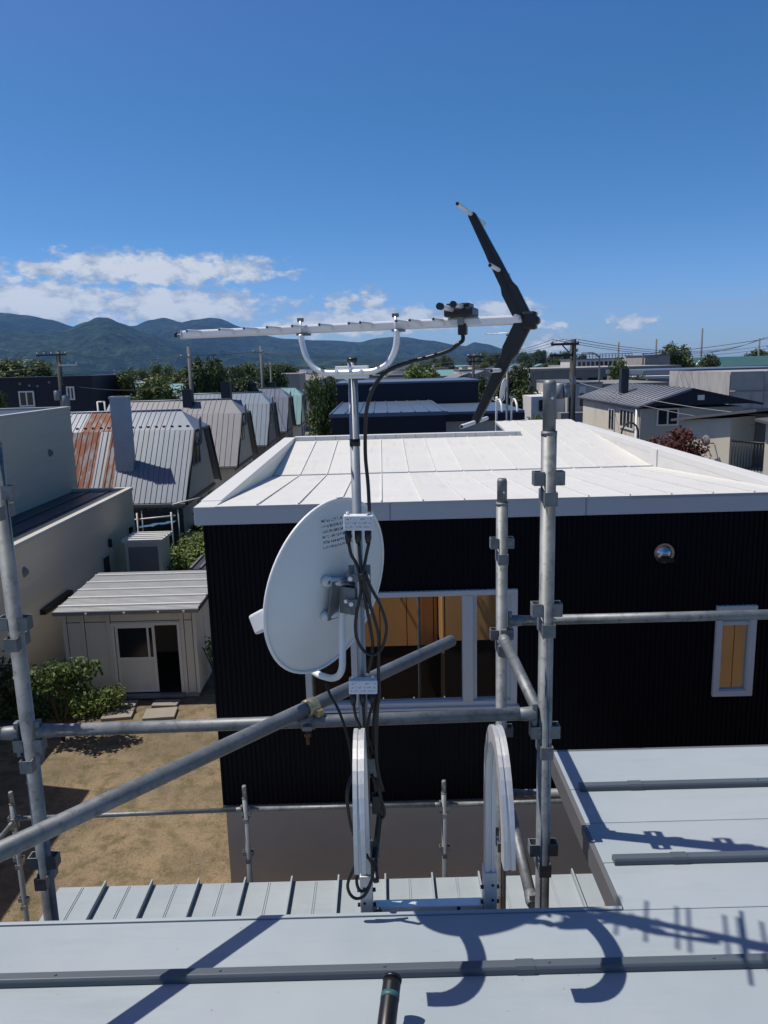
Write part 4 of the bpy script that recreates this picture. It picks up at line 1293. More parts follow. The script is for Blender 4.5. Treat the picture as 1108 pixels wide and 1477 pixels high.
for z in (5.3, 5.8, 6.2):
    MB().box(23.9, 31, 59.95, 59.999, z, z + 0.05).build('wall_batten', 'fascia_pale', ww)

ms = thing('sheeted_building', 'building wrapped in pale grey scaffold sheeting', 'building', (19.5, 41, 0))
MB().box(17.3, 24, 38.1, 46, 0, 7.0).build('wall', 'concrete', ms)
for k in range(4):
    b = MB()
    x0 = 17.22 + k * 1.7
    v = []
    for i in range(11):
        for j in range(13):
            v.append((x0 + 1.68 * i / 10, 38.02 + 0.05 * noise.noise(Vector((i * 0.6 + k * 9, j * 0.4, 3))), 7.05 * j / 12))
    b.add(v, [(i * 13 + j, (i + 1) * 13 + j, (i + 1) * 13 + j + 1, i * 13 + j + 1) for i in range(10) for j in range(12)], True)
    b.build('sheet', 'mesh_sheet', ms)
b = MB()
b.add([(17.21, 38.05 + 8 * i / 6, 7.05 * j / 6) for i in range(7) for j in range(7)], [(i * 7 + j, (i + 1) * 7 + j, (i + 1) * 7 + j + 1, i * 7 + j + 1) for i in range(6) for j in range(6)], True)
b.build('sheet', 'mesh_sheet', ms)
for z in (6.1, 5.2):
    MB().tube([(17.2, 37.98, z), (24, 37.98, z)], 0.025, 6).build('sheet_rail', 'steel_grey', ms)

ap = thing('apartment_block', 'long distant apartment block with railed flat roof', 'building', (40, 145, 0))
MB().box(35.3, 45.3, 140, 152, 0, 7.9).build('wall', 'white_wall', ap)
MB().box(35.1, 45.5, 139.6, 152.2, 7.901, 8.05).build('roof', 'fascia_grey', ap)
for k in range(12):
    MB().box(35.7 + k * 0.8, 36.2 + k * 0.8, 139.95, 139.999, 6.7, 7.5).build('window', 'window_dark', ap)
rr_ = MB().box(35.2, 45.4, 139.7, 139.76, 8.75, 8.85).build('roof_railing', 'pole_dark', ap)
MB().box(35.2, 45.4, 139.7, 139.76, 8.40, 8.46).build('rail_bar', 'pole_dark', rr_)
for k in range(18):
    MB().box(35.25 + k * 0.59, 35.33 + k * 0.59, 139.69, 139.77, 8.051, 8.86).build('rail_post', 'pole_dark', rr_)
cb = thing('concrete_tower_house', 'square grey concrete building with a blue mural patch', 'building', (32, 93, 0))
MB().box(30.7, 33.6, 90, 97, 0, 8.1).build('wall', 'concrete', cb)
MB().box(30.6, 33.7, 89.9, 97.1, 8.101, 8.2).build('coping', 'fascia_grey', cb)
MB().box(31.0, 31.5, 89.93, 89.999, 6.3, 7.0).build('mural_patch', 'blue_tarp', cb)
MB().box(32.4, 32.8, 89.93, 89.999, 6.4, 7.1).build('window', 'window_dark', cb)
wb = thing('white_gable_building', 'small distant white building behind the concrete tower', 'building', (34, 102, 0))
MB().box(32.9, 34.1, 100, 106, 0, 7.5).build('wall', 'white_wall', wb)
MB().prism([(32.7, 99.9, 7.5), (34.3, 99.9, 7.5), (33.5, 99.9, 8.05)], (0, 6.2, 0)).build('roof', 'grey_dark_wall', wb)
gr = thing('green_roof_hall', 'distant hall with green sloped roof and white gable', 'building', (52, 114, 0))
MB().box(45.6, 70, 110, 120, 0, 6.4).build('wall', 'white_wall', gr)
p, t = plane_prism([(45.2, 109.5, 6.45), (70, 109.5, 6.45), (70, 116, 7.75), (46.5, 116, 7.75)], 0.15)
MB().prism(p, t).build('roof', 'roof_green', gr)
MB().prism([(44.2, 109.4, 6.3), (48.8, 109.4, 6.3), (45.2, 109.4, 7.35)], (0, 0.5, 0)).build('white_gable', 'white_wall', gr)


# ================================================================== TREES AND BUSHES
def leaf_cloud(name, blobs, n, size, m, seed, flat=0.0):
    """leaf-sized faces spread through clumps that fill the crown"""
    g = np.random.default_rng(seed)
    vols = np.array([bl[3] * bl[4] * bl[5] for bl in blobs]) ** 0.75
    pick = g.choice(len(blobs), n, p=vols / vols.sum())
    bl = np.array(blobs)[pick]
    d = g.normal(size=(n, 3))
    d /= np.linalg.norm(d, axis=1)[:, None]
    rad = g.uniform(0.0, 1.0, n) ** 0.42
    c = bl[:, :3] + d * bl[:, 3:6] * rad[:, None] * (1 + 0.18 * g.normal(size=(n, 1)))
    nrm = d * 0.7 + g.normal(size=(n, 3)) * 0.7 + np.array([0, 0, 0.35 + flat])
    nrm /= np.linalg.norm(nrm, axis=1)[:, None]
    ref = g.normal(size=(n, 3))
    a = np.cross(nrm, ref); a /= np.linalg.norm(a, axis=1)[:, None]
    b = np.cross(nrm, a)
    s = size * g.uniform(0.6, 1.35, (n, 1))
    v = np.empty((n, 4, 3))
    v[:, 0] = c - a * s
    v[:, 1] = c - b * s * 0.5 + nrm * s * 0.12
    v[:, 2] = c + a * s
    v[:, 3] = c + b * s * 0.5 + nrm * s * 0.12
    me = bpy.data.meshes.new(name)
    me.from_pydata(v.reshape(-1, 3).tolist(), [], np.arange(n * 4).reshape(n, 4).tolist())
    me.materials.append(MATS[m])
    me.update()
    return me


def crown_blobs(rx, ry, z0, z1, k, seed):
    q = random.Random(seed)
    out = [(0, 0, (z0 + z1) / 2, rx * 0.62, ry * 0.62, (z1 - z0) * 0.36)]
    for i in range(k):
        a, t = q.uniform(0, 6.28), q.uniform(0, 1)
        z = z0 + (z1 - z0) * (0.12 + 0.80 * t)
        w = math.sin(math.pi * (0.18 + 0.72 * t)) ** 0.7
        r = q.uniform(0.45, 0.85) * w
        s = q.uniform(0.20, 0.36)
        out.append((math.cos(a) * rx * r, math.sin(a) * ry * r, z, rx * s, ry * s, (z1 - z0) * s * 0.5))
    return out


def trunk_mesh(h, r, spread, seed):
    q = random.Random(seed)
    b = MB()
    b.tube(smooth_path([(0, 0, 0), (0.05 * h * q.uniform(-1, 1), 0.03 * h, h * 0.35), (0.03 * h, -0.02 * h, h * 0.7), (0, 0, h * 0.95)], 4),
           [r * (1 - 0.75 * i / 12) for i in range(13)], 8)
    for i in range(6):
        a = q.uniform(0, 6.28)
        z = h * q.uniform(0.3, 0.75)
        b.tube([(0, 0, z), (math.cos(a) * spread * 0.4, math.sin(a) * spread * 0.4, z + h * 0.12), (math.cos(a) * spread * 0.75, math.sin(a) * spread * 0.75, z + h * 0.2)], [r * 0.4, r * 0.28, r * 0.1], 6)
    return b


# prototypes of unit-ish size (about 8 m tall, 3 m radius)
CROWNS = []
for i, (m, z0, k) in enumerate((('leaf_green', 1.6, 22), ('leaf_dark', 1.0, 26), ('leaf_green', 0.8, 30), ('leaf_dark', 2.2, 20))):
    CROWNS.append((leaf_cloud('crown', crown_blobs(3.0, 3.0, z0, 8.0, k, 40 + i), 9500, 0.165, m, 10 + i), m))
TRUNK = trunk_mesh(7.4, 0.22, 2.2, 5)
_t = TRUNK.build('trunk_source', 'bark')
TRUNK_ME = _t.data
bpy.data.objects.remove(_t)


def tree(name, label, loc, h, rx, kind, rot=0.0, group=None, mat_=None, ry=None):
    t = thing(name, label, 'tree', loc, group)
    tr = bpy.data.objects.new('trunk', TRUNK_ME); COL.objects.link(tr); tr.parent = t
    tr.scale = (rx / 3, rx / 3, h / 8)
    me = CROWNS[kind][0]
    if mat_ and mat_ != CROWNS[kind][1]:
        me = me.copy(); me.materials[0] = MATS[mat_]
    cr_ = bpy.data.objects.new('crown', me); COL.objects.link(cr_); cr_.parent = t
    cr_.scale = (rx / 3, (ry or rx) / 3, h / 8)
    t.rotation_euler = (0, 0, rot)
    return t


tree('broadleaf_tree', 'broad green tree behind the navy block building', (-38.5, 84, 0), 9.7, 5.0, 0, 0.3)
tree('broadleaf_tree', 'green tree behind the end of the navy block building', (-20.4, 64, 0), 7.9, 2.4, 2, 1.3)
tree('broadleaf_tree', 'bushy bright green tree behind the rusty roofed house ridge', (-14.3, 50, 0), 7.5, 2.7, 0, 2.1)
tree('broadleaf_tree', 'tall feathery tree between the two concrete poles', (-13.1, 58, 0), 8.9, 2.5, 3, 0.7)
tree('broadleaf_tree', 'dark round tree under the tall feathery tree', (-11.2, 62, 0), 7.2, 2.3, 1, 1.9)
tree('broadleaf_tree', 'small dark tree beside the pole behind the slate roof', (-12.3, 86, 0), 8.0, 2.4, 1, 4.0)
tree('broadleaf_tree', 'slim dark tree past the slate roof chimney', (-15.5, 84, 0), 8.1, 1.8, 3, 5.0)
tree('broadleaf_tree', 'dense green tree left of the navy flat house', (-3.4, 44, 0), 7.2, 1.45, 2, 0.5)
tree('broadleaf_tree', 'tall narrow tree touching the navy flat house corner', (-2.6, 39, 0), 7.25, 1.0, 1, 2.5)
tree('broadleaf_tree', 'wide bright tree behind the navy rear block', (3.4, 60, 0), 7.9, 2.5, 0, 0.9, mat_='leaf_bright')
tree('broadleaf_tree', 'dark tree right of the navy rear block', (5.6, 47, 0), 7.2, 1.5, 3, 3.0)
tree('broadleaf_tree', 'large dark tree beside the utility pole with crossarms', (8.6, 50, 0), 7.6, 2.1, 1, 1.1)
tree('broadleaf_tree', 'bright green low tree in front of the large dark tree', (8.05, 41, 0), 5.0, 1.0, 0, 4.1, mat_='leaf_bright')
tree('broadleaf_tree', 'rounded tree in front of the long grey building', (18.4, 58, 0), 7.7, 2.0, 2, 0.2)
tree('broadleaf_tree', 'big rounded tree left of the green roofed hall', (35.4, 92, 0), 9.5, 3.4, 0, 0.8)
tree('broadleaf_tree', 'small tree between the big rounded tree and green hall', (41.5, 98, 0), 8.3, 2.2, 3, 0.4)
tree('shade_tree', 'dark leafy tree between the beige house and the navy block building', (-21.4, 42, 0), 6.9, 2.0, 1, 2.2)
q = random.Random(11)
for i in range(46):
    y = q.uniform(110, 420)
    azm = q.uniform(-27, 27)
    x = y * math.tan(R(azm))
    tree('distant_tree', 'small distant tree among the far rooftops', (x, y, 0), q.uniform(6.5, 9.0), q.uniform(2.5, 4.5), i % 4, q.uniform(0, 6), 'distant trees of the town')
for i in range(26):
    y = q.uniform(480, 900)
    x = y * math.tan(R(q.uniform(3, 15)))
    tree('poplar_tree', 'tall tree of the far wooded strip on the horizon', (x, y, 0), q.uniform(11, 17), q.uniform(4, 8), i % 4, q.uniform(0, 6), 'far wooded strip trees')


def bush(name, label, cat, loc, blobs, n, size, m, seed, stem=None, flat=0.0):
    t = thing(name, label, cat, loc)
    me = leaf_cloud('foliage', blobs, n, size, m, seed, flat)
    o = bpy.data.objects.new('foliage', me); COL.objects.link(o); o.parent = t
    b = MB()
    q = random.Random(seed)
    h = max(bl[2] for bl in blobs)
    for i in range(stem or 3):
        a = q.uniform(0, 6.28)
        b.tube([(loc[0], loc[1], loc[2]), (loc[0] + 0.15 * math.cos(a), loc[1] + 0.15 * math.sin(a), loc[2] + h * 0.5), (loc[0] + 0.4 * math.cos(a), loc[1] + 0.4 * math.sin(a), loc[2] + h)], [0.03, 0.022, 0.008], 6)
    b.build('stem', 'bark', t)
    return t


bush('young_tree', 'leafy young tree beside the white shed corner', 'tree', (-7.05, 15.3, 0),
     [(0, 0, 1.35, 0.5, 0.45, 0.28), (0.4, 0.1, 1.5, 0.42, 0.4, 0.3), (-0.5, 0, 1.4, 0.42, 0.4, 0.28), (0.1, -0.2, 1.7, 0.35, 0.35, 0.2), (0.6, -0.1, 1.15, 0.35, 0.3, 0.24), (0.8, 0.1, 1.65, 0.16, 0.16, 0.14)], 1500, 0.066, 'leaf_bush', 21, 3)
bush('low_bush', 'low ground bush at the foot of the young tree', 'bush', (-7.3, 16.55, 0),
     [(0, 0, 0.25, 0.7, 0.4, 0.28), (0.6, 0.1, 0.28, 0.5, 0.35, 0.3), (-0.8, 0, 0.2, 0.7, 0.4, 0.25), (0.9, 0.15, 0.4, 0.25, 0.25, 0.25), (-1.5, 0.1, 0.22, 0.6, 0.4, 0.25)], 3600, 0.05, 'leaf_bright', 22, 4)
bush('shade_bush', 'dark bush in the shade left of the young tree', 'bush', (-8.75, 16.6, 0),
     [(0, 0, 0.9, 0.5, 0.5, 0.6), (-0.7, 0.2, 0.8, 0.5, 0.5, 0.5), (0.3, 0.1, 0.5, 0.5, 0.5, 0.4)], 1600, 0.06, 'leaf_dark', 23, 3)
bush('vine_bush', 'sunlit broad leaved vine mound behind the white shed', 'bush', (-7.0, 25.6, 0),
     [(0, 0, 1.1, 1.0, 0.8, 0.75), (0.9, 0.5, 1.3, 0.9, 0.8, 0.7), (-0.8, -0.4, 0.7, 0.8, 0.7, 0.55), (1.3, 1.2, 1.5, 0.8, 0.8, 0.8), (0.3, 1.2, 1.4, 0.9, 0.9, 0.7), (0.9, 2.2, 1.5, 0.9, 0.9, 0.7), (-0.2, -0.8, 0.8, 0.8, 0.6, 0.6), (0.8, -0.7, 1.0, 0.7, 0.6, 0.6)], 9000, 0.085, 'leaf_bright', 24, 4, 0.6)
bush('pruned_pine', 'dark cloud pruned pine beside the rusty roofed house', 'tree', (-6.9, 29.2, 0),
     [(0, 0, 2.3, 0.5, 0.5, 0.16), (-0.5, 0.1, 1.7, 0.45, 0.45, 0.15), (0.5, -0.1, 1.5, 0.5, 0.45, 0.16), (0.1, 0, 1.0, 0.6, 0.5, 0.2)], 2200, 0.06, 'leaf_dark', 25, 3)
bush('flowering_shrub', 'pale leaved shrub against the black clad wall', 'bush', (-6.0, 28.4, 0),
     [(0, 0, 1.9, 0.5, 0.5, 0.7), (0.2, 0.1, 1.0, 0.6, 0.5, 0.6)], 1500, 0.07, 'leaf_bush', 26, 3)
bush('wall_shrub', 'thin shrub between shed side and black clad wall', 'bush', (-4.25, 17.9, 0),
     [(0, 0, 0.9, 0.15, 0.3, 0.5), (0.05, 0.2, 0.5, 0.2, 0.3, 0.3), (-0.05, -0.4, 1.2, 0.12, 0.15, 0.3)], 450, 0.05, 'leaf_bush', 27, 2)
bush('maple_tree', 'dark red maple in front of the cream gable house', 'tree', (7.75, 20.0, 0),
     [(0, 0, 5.45, 0.75, 0.6, 0.4), (-0.5, 0, 5.4, 0.4, 0.4, 0.35), (0.1, 0, 5.8, 0.35, 0.35, 0.22), (0.5, 0.1, 5.3, 0.4, 0.4, 0.35), (-0.75, 0.1, 5.5, 0.18, 0.2, 0.22), (0.2, 0, 4.6, 0.9, 0.7, 0.6)], 4200, 0.052, 'leaf_red', 28, 6)


# ================================================================== POLES AND WIRES
def pole(name, label, x, y, top, r, m, arms=(), extras=(), group=None):
    t = thing(name, label, 'pole', (x, y, 0), group)
    MB().tube([(x, y, 0), (x, y, top)], [r * 1.3, r * 0.85], 10).build('shaft', m, t)
    for (x0, x1, z, mm) in arms:
        a = MB().box(x0, x1, y - r - 0.09, y - r - 0.005, z - 0.045, z + 0.045).build('crossarm', mm, t)
        k = max(2, int((x1 - x0) / 0.4) + 1)
        for i in range(k):
            xi = x0 + 0.05 + (x1 - x0 - 0.1) * i / (k - 1)
            MB().tube([(xi, y - r - 0.05, z + 0.046), (xi, y - r - 0.05, z + 0.11), (xi, y - r - 0.05, z + 0.16)], [0.03, 0.05, 0.025], 8).build('insulator', 'white_wall', a)
    for e in extras:
        e(t)
    return t


def transformer(x, y, z, r=0.16, h=0.45):
    def f(t):
        MB().tube([(x, y, z), (x, y, z + 0.03), (x, y, z + h - 0.05), (x, y, z + h)], [r * 0.9, r, r, r * 0.7], 14).build('transformer', 'steel_grey', t)
    return f


def brace(a, b_):
    def f(t):
        MB().tube([a, b_], 0.025, 6).build('brace', 'pole_dark', t)
    return f


pole('utility_pole', 'dark utility pole with two crossarms beside the white roof', 7.45, 30, 8.6, 0.13, 'pole_dark',
     ((6.55, 7.62, 8.42, 'pole_dark'), (6.5, 7.35, 8.0, 'pole_dark')),
     (transformer(6.95, 29.95, 6.35, 0.2, 0.6), transformer(7.2, 29.8, 6.4, 0.13, 0.5), brace((7.4, 29.85, 7.95), (7.0, 29.85, 8.38)), transformer(7.45, 29.8, 6.9, 0.08, 0.3)))
pole('utility_pole', 'utility pole with offset arms before the navy block building', -19.8, 48, 9.2, 0.16, 'pole_dark',
     ((-21.05, -19.2, 8.95, 'pole_dark'), (-19.75, -18.6, 8.32, 'frame_white')),
     (transformer(-19.95, 47.7, 6.2, 0.22, 0.6), transformer(-19.5, 47.7, 5.8, 0.25, 0.7), transformer(-21.0, 47.9, 8.75, 0.06, 0.25)))
pole('concrete_pole', 'grey concrete pole behind the black chimney', -11.8, 48.2, 9.25, 0.12, 'pole_concrete', ((-12.3, -11.7, 8.6, 'steel_grey'),))
pole('concrete_pole', 'grey concrete pole behind the slate house chimney', -9.75, 64, 9.6, 0.13, 'pole_concrete', ((-10.4, -9.6, 9.1, 'steel_grey'),))
pole('concrete_pole', 'thin far pole between the two nearer concrete poles', -16.3, 80, 8.5, 0.1, 'pole_concrete')
pole('concrete_pole', 'thin far pole right of the slate house chimney', -11.3, 80, 8.4, 0.1, 'pole_concrete', ((-11.8, -10.9, 8.1, 'steel_grey'),))
pole('concrete_pole', 'thin dark pole beside the navy rear block left edge', -2.6, 46, 7.9, 0.07, 'pole_dark')
pole('utility_pole', 'dark utility pole left of the rooftop dish', 6.0, 50, 8.35, 0.1, 'pole_dark', ((5.6, 6.5, 8.2, 'pole_dark'), (5.7, 6.6, 7.9, 'pole_dark')))
pole('utility_pole', 'dark utility pole right of the rooftop dish', 7.4, 45, 8.35, 0.09, 'pole_dark', ((7.1, 7.9, 8.25, 'pole_dark'),), (transformer(7.65, 44.9, 7.7, 0.08, 0.3),))
for (x, y, top, lb) in ((36.8, 120, 10.4, 'thin distant mast above the apartment block'), (42.6, 120, 10.7, 'thin distant mast above the concrete tower'),
                        (49.6, 120, 12.1, 'tall distant mast above the big rounded tree'), (58.5, 120, 10.4, 'distant pole beyond the green hall roof')):
    pole('antenna_tower', lb, x, y, top, 0.14, 'pole_concrete')
pole('utility_pole', 'dark pole in front of the green hall', 54.5, 108, 9.3, 0.14, 'pole_dark', ((53.6, 55.3, 9.0, 'pole_dark'),))
pole('utility_pole', 'pole beside the concrete tower building', 29.8, 88, 8.4, 0.1, 'pole_dark')
sl = thing('street_lamp', 'pale curved street lamp beside the slot house', 'lamp', (13.0, 46.5, 0))
MB().tube(smooth_path([(13.15, 46.5, 0), (13.15, 46.5, 7.4), (13.08, 46.5, 7.95), (12.75, 46.5, 8.2), (12.3, 46.5, 8.22)], 6), 0.05, 8).build('lamp_post', 'steel_grey', sl)
MB().box(12.0, 12.4, 46.42, 46.58, 8.17, 8.25).build('lamp_head', 'frame_white', sl)


def wire(label, a, b_, sag, r=0.017, m='wire', group=None):
    a, b_ = Vector(a), Vector(b_)
    pts = []
    for i in range(17):
        t = i / 16
        p = a.lerp(b_, t)
        p.z -= sag * 4 * t * (1 - t)
        pts.append(p)
    o = MB().tube(pts, r, 5, caps=False).build('power_line', m, None, tuple(a))
    return tag(o, label, 'wire', group)


for k, (za, xb) in enumerate(((8.6, 6.6), (8.6, 7.0), (8.6, 7.5))):
    wire('wire from the crossarmed pole toward the far dark poles', (xb, 29.82, za), (5.8 + k * 0.4, 50, 8.36), 0.25, 0.010, 'wire', 'wires leaving the crossarmed pole leftward')
    wire('wire from the crossarmed pole running off past the gable house', (xb, 29.82, za), (34 + k * 0.6, 70, 9.2 + 0.2 * k), 0.9, 0.012, 'wire', 'wires leaving the crossarmed pole rightward')
wire('pale service wire crossing in front of the cream gable house', (7.5, 29.85, 7.0), (13.0, 22.0, 5.95), 0.28, 0.014, 'wire_pale')
wire('thin pale wire across the beige rake house front', (9.4, 27.8, 6.15), (13.4, 21.5, 5.55), 0.15, 0.010, 'wire_pale')
wire('long wire between the two concrete poles, upper one', (-11.9, 48.1, 8.75), (-9.9, 63.8, 9.25), 0.15, 0.017)
wire('wire from the slate house pole toward the navy rear block', (-9.9, 63.8, 9.25), (6.0, 50, 8.36), 0.7, 0.017)
wire('lower wire from the slate house pole to the far dark pole', (-9.75, 63.8, 8.3), (5.8, 50, 8.0), 0.5, 0.017)
wire('wire from the offset arm pole to the concrete pole', (-19.3, 47.8, 9.1), (-11.9, 48.0, 8.7), 0.35, 0.016)
wire('low wire from the offset arm pole across the navy block', (-19.8, 47.8, 7.2), (-11.9, 48.1, 7.0), 0.4, 0.017)
wire('wire leaving the offset arm pole past the left tree', (-21.0, 47.8, 9.05), (-44, 47.0, 8.2), 0.5, 0.016)
wire('white bracket wire leaving the offset arm pole leftward', (-19.7, 47.8, 8.3), (-44, 47.5, 7.6), 0.4, 0.016)
wire('high wire rising to the right over the big rounded tree', (29.8, 88, 8.3), (64, 100, 12.5), 0.6, 0.03)
wire('wire between green hall poles, upper', (29.8, 88, 8.3), (54.5, 108, 9.2), 0.3, 0.022)
wire('wire between green hall poles, lower', (29.8, 88, 7.9), (54.5, 108, 8.8), 0.3, 0.022)
wire('wire running right from the pole before the green hall', (54.5, 108, 9.2), (80, 100, 10.2), 0.4, 0.022)

# ================================================================== DISTANT TOWN
protos = []
q = random.Random(5)


def far_house(i, label, wall, roof, w, d, h, kind, group):
    t = thing('distant_house', label, 'house', (0, 0, -50), group)
    z = -50
    MB().box(-w, w, -d, d, z, z + h).build('wall', wall, t)
    if kind == 'gable':
        MB().prism([(-w - 0.3, -d - 0.3, z + h), (w + 0.3, -d - 0.3, z + h), (0, -d - 0.3, z + h + 1.5)], (0, 2 * d + 0.6, 0)).build('roof', roof, t)
    elif kind == 'shed':
        MB().prism([(-w - 0.3, -d - 0.3, z + h + 0.001), (w + 0.3, -d - 0.3, z + h + 0.001), (w + 0.3, -d - 0.3, z + h + 0.9), (-w - 0.3, -d - 0.3, z + h + 0.25)], (0, 2 * d + 0.6, 0)).build('roof', roof, t)
    else:
        MB().box(-w - 0.1, w + 0.1, -d - 0.1, d + 0.1, z + h + 0.001, z + h + 0.3).build('roof', roof, t)
    for k in range(3):
        x = -w + (k + 0.5) * 2 * w / 3
        MB().box(x - 0.6, x + 0.6, -d - 0.05, -d - 0.001, z + h - 1.9, z + h - 0.8).build('window', 'window_dark', t)
    return t


specs = [('pale distant house with grey gable roof in the far town', 'white_wall', 'roof_taupe', 4, 5, 5.0, 'gable'),
         ('beige distant house with flat dark roof in the far town', 'cream_wall', 'fascia_grey', 5, 5, 6.2, 'flat'),
         ('grey distant house with blue gable roof in the far town', 'grey_wall', 'roof_slate', 4, 5, 5.0, 'gable'),
         ('white distant house with single pitch roof in the far town', 'white_wall', 'grey_dark_wall', 5, 4, 5.6, 'shed'),
         ('brown distant house with flat pale roof in the far town', 'taupe', 'concrete', 6, 5, 6.0, 'flat'),
         ('dark distant house with green gable roof in the far town', 'grey_dark_wall', 'roof_teal', 4, 5, 4.8, 'gable')]
protos = [far_house(i, s[0], *s[1:], 'far town ' + s[0]) for i, s in enumerate(specs)]
placed = [(24, 100), (38, 170), (47, 152), (60, 128), (74, 150), (66, 180), (-26, 92), (-34, 110), (-22, 118), (-13, 125), (-6, 118), (3, 108), (12, 112), (18, 140), (30, 128), (52, 200), (25, 180), (-45, 140)]
extra = list(placed)
first = [True] * len(protos)
n_h = 0
while n_h < 168:
    y = 95 * math.exp(q.uniform(0, 2.1))
    azm = q.uniform(-30, 30)
    x = y * math.tan(R(azm))
    if extra: x, y = extra.pop()
    elif 12 < x < 75 and y < 165: continue
    elif x < -30 and y < 130: continue
    elif any(abs(x - px) < 13 and abs(y - py) < 13 for px, py in placed): continue
    elif -18 < x < -5 and y < 108: continue
    placed.append((x, y))
    i = q.randrange(len(protos))
    rot = q.choice([0, math.pi / 2]) + q.uniform(-0.08, 0.08)
    if first[i]:
        o = protos[i]; first[i] = False
    else:
        o = copy_tree(protos[i])
    o.location = (x, y, 0)
    o.rotation_euler = (0, 0, rot)
    n_h += 1



# ================================================================== SCAFFOLD
def pocket(b, x, y, z, dx, dy, w=0.041, d=0.0255, h=0.044, t=0.0035, r=0.0235):
    """U-shaped wedge cup standing off the post, open at the top"""
    dr = Vector((dx, dy, 0)); sd = Vector((-dy, dx, 0)); up = Vector((0, 0, 1))
    c0 = Vector((x, y, z))
    b.obox(c0 + dr * (r + d - t / 2), sd, dr, up, w / 2, t / 2, h / 2)
    for s in (-1, 1):
        b.obox(c0 + dr * (r - 0.008 + (d - t + 0.008) / 2) + sd * (s * (w / 2 - t / 2)), sd, dr, up, t / 2, (d - t + 0.008) / 2, h / 2)
    return b


def scaffold_post(label, x, y, z0, ztop, levels, m='galv', group=None, pin=0.16):
    t = thing('scaffold_post', label, 'scaffold post', (x, y, z0), group)
    MB().tube([(x, y, z0), (x, y, ztop - pin)], 0.0243, 24).build('tube', m, t)
    if pin:
        p = MB().tube([(x, y, ztop - pin), (x, y, ztop - 0.012), (x, y, ztop)], [0.0205, 0.0205, 0.017], 24).build('joint_pin', m, t)
        MB().tube([(x + 0.004, y - 0.0215, ztop - 0.055), (x + 0.004, y + 0.01, ztop - 0.055)], 0.0042, 10).build('lock_button', 'alu_bright', p)
        MB().tube([(x, y, ztop - pin - 0.012), (x, y, ztop - pin + 0.002)], 0.0252, 24).build('collar', m, t)
    for z in levels:
        for (dx, dy, dz) in ((1, 0, 0), (-1, 0, 0), (0, -1, -0.062), (0, 1, -0.062)):
            pocket(MB(), x, y, z + dz, dx, dy).build('wedge_pocket', m, t)
    return t


def scaffold_rail(label, a, b_, m='galv', r=0.0213, ends=(True, True), group=None):
    a, b_ = Vector(a), Vector(b_)
    d = (b_ - a).normalized()
    t = thing('scaffold_rail', label, 'scaffold rail', tuple(a), group)
    ia = a + d * 0.045 if ends[0] else a
    ib = b_ - d * 0.045 if ends[1] else b_
    MB().tube([ia, ib], r, 24).build('tube', m, t)
    sd = Vector((0, 0, 1)).cross(d).normalized()
    for on, p, s in ((ends[0], a, 1), (ends[1], b_, -1)):
        if not on: continue
        e = MB()
        dd = d * s
        e.tube([p + dd * 0.030, p + dd * 0.048, p + dd * 0.085], [0.020, 0.0245, 0.0222], 20)
        e.obox(p + dd * 0.036 + Vector((0, 0, -0.022)), sd, dd, (0, 0, 1), 0.0125, 0.0075, 0.062)
        e.build('wedge_end', m, t, bevel=0.002)
    return t


LV = [7.435, 7.0, 6.57, 6.128, 5.69]
scaffold_post('galvanised scaffold post carrying rails both ways beside the yard', -1.222, 2.4, 0, 7.75, LV)
scaffold_post('tallest galvanised scaffold post, at the corner of the right roof', 0.5255, 2.4, 0, 7.742, LV)
scaffold_post('galvanised scaffold post standing behind the tallest one', 0.487, 3.09, 0, 7.333, [7.063, 6.665, 6.22, 5.745], pin=0.10)
scaffold_rail('galvanised rail between the two front scaffold posts', (-1.222, 2.4, 6.615), (0.5255, 2.4, 6.632))
scaffold_rail('galvanised rail running away from the front rail past the yard side post', (-1.222, 2.4, 6.612), (-3.02, 2.38, 6.60), ends=(True, True))
scaffold_rail('galvanised rail from the rear post across the small window', (0.487, 3.09, 6.722), (2.30, 3.09, 6.718))
scaffold_rail('lower galvanised rail from the rear post behind the roof corner', (0.487, 3.09, 5.912), (2.30, 3.09, 5.91))
scaffold_rail('short galvanised ledger joining the tallest post to the rear post', (0.488, 3.09, 6.66), (0.515, 2.4, 6.61), r=0.0213)
scaffold_rail('low short ledger joining the two right posts at the roof edge', (0.488, 3.09, 6.02), (0.5, 2.4, 5.87), r=0.0213)
scaffold_post('galvanised scaffold post at the far end of the rail past the small window', 2.30, 3.09, 0, 7.0, [6.665, 6.22, 5.8], pin=0.10)
scaffold_post('galvanised scaffold post ending the rail past the yard side post', -3.02, 2.38, 0, 7.75, LV)
for (x, lb) in ((4.10, 'first'), (5.90, 'second'), (7.70, 'third')):
    scaffold_post('galvanised scaffold post, ' + lb + ' one beyond the end of the window rail', x, 3.55, 0, 7.4, [7.085, 6.695, 6.26, 5.80], pin=0.10)
scaffold_rail('galvanised rail along the far right scaffold, upper', (4.10, 3.55, 4.9), (5.90, 3.55, 4.9))
scaffold_rail('galvanised rail along the far right scaffold, lower', (4.10, 3.55, 4.0), (5.90, 3.55, 4.0))
scaffold_rail('galvanised brace slanting along the far right scaffold', (4.3, 3.52, 5.9), (5.85, 3.52, 3.6), ends=(False, False))
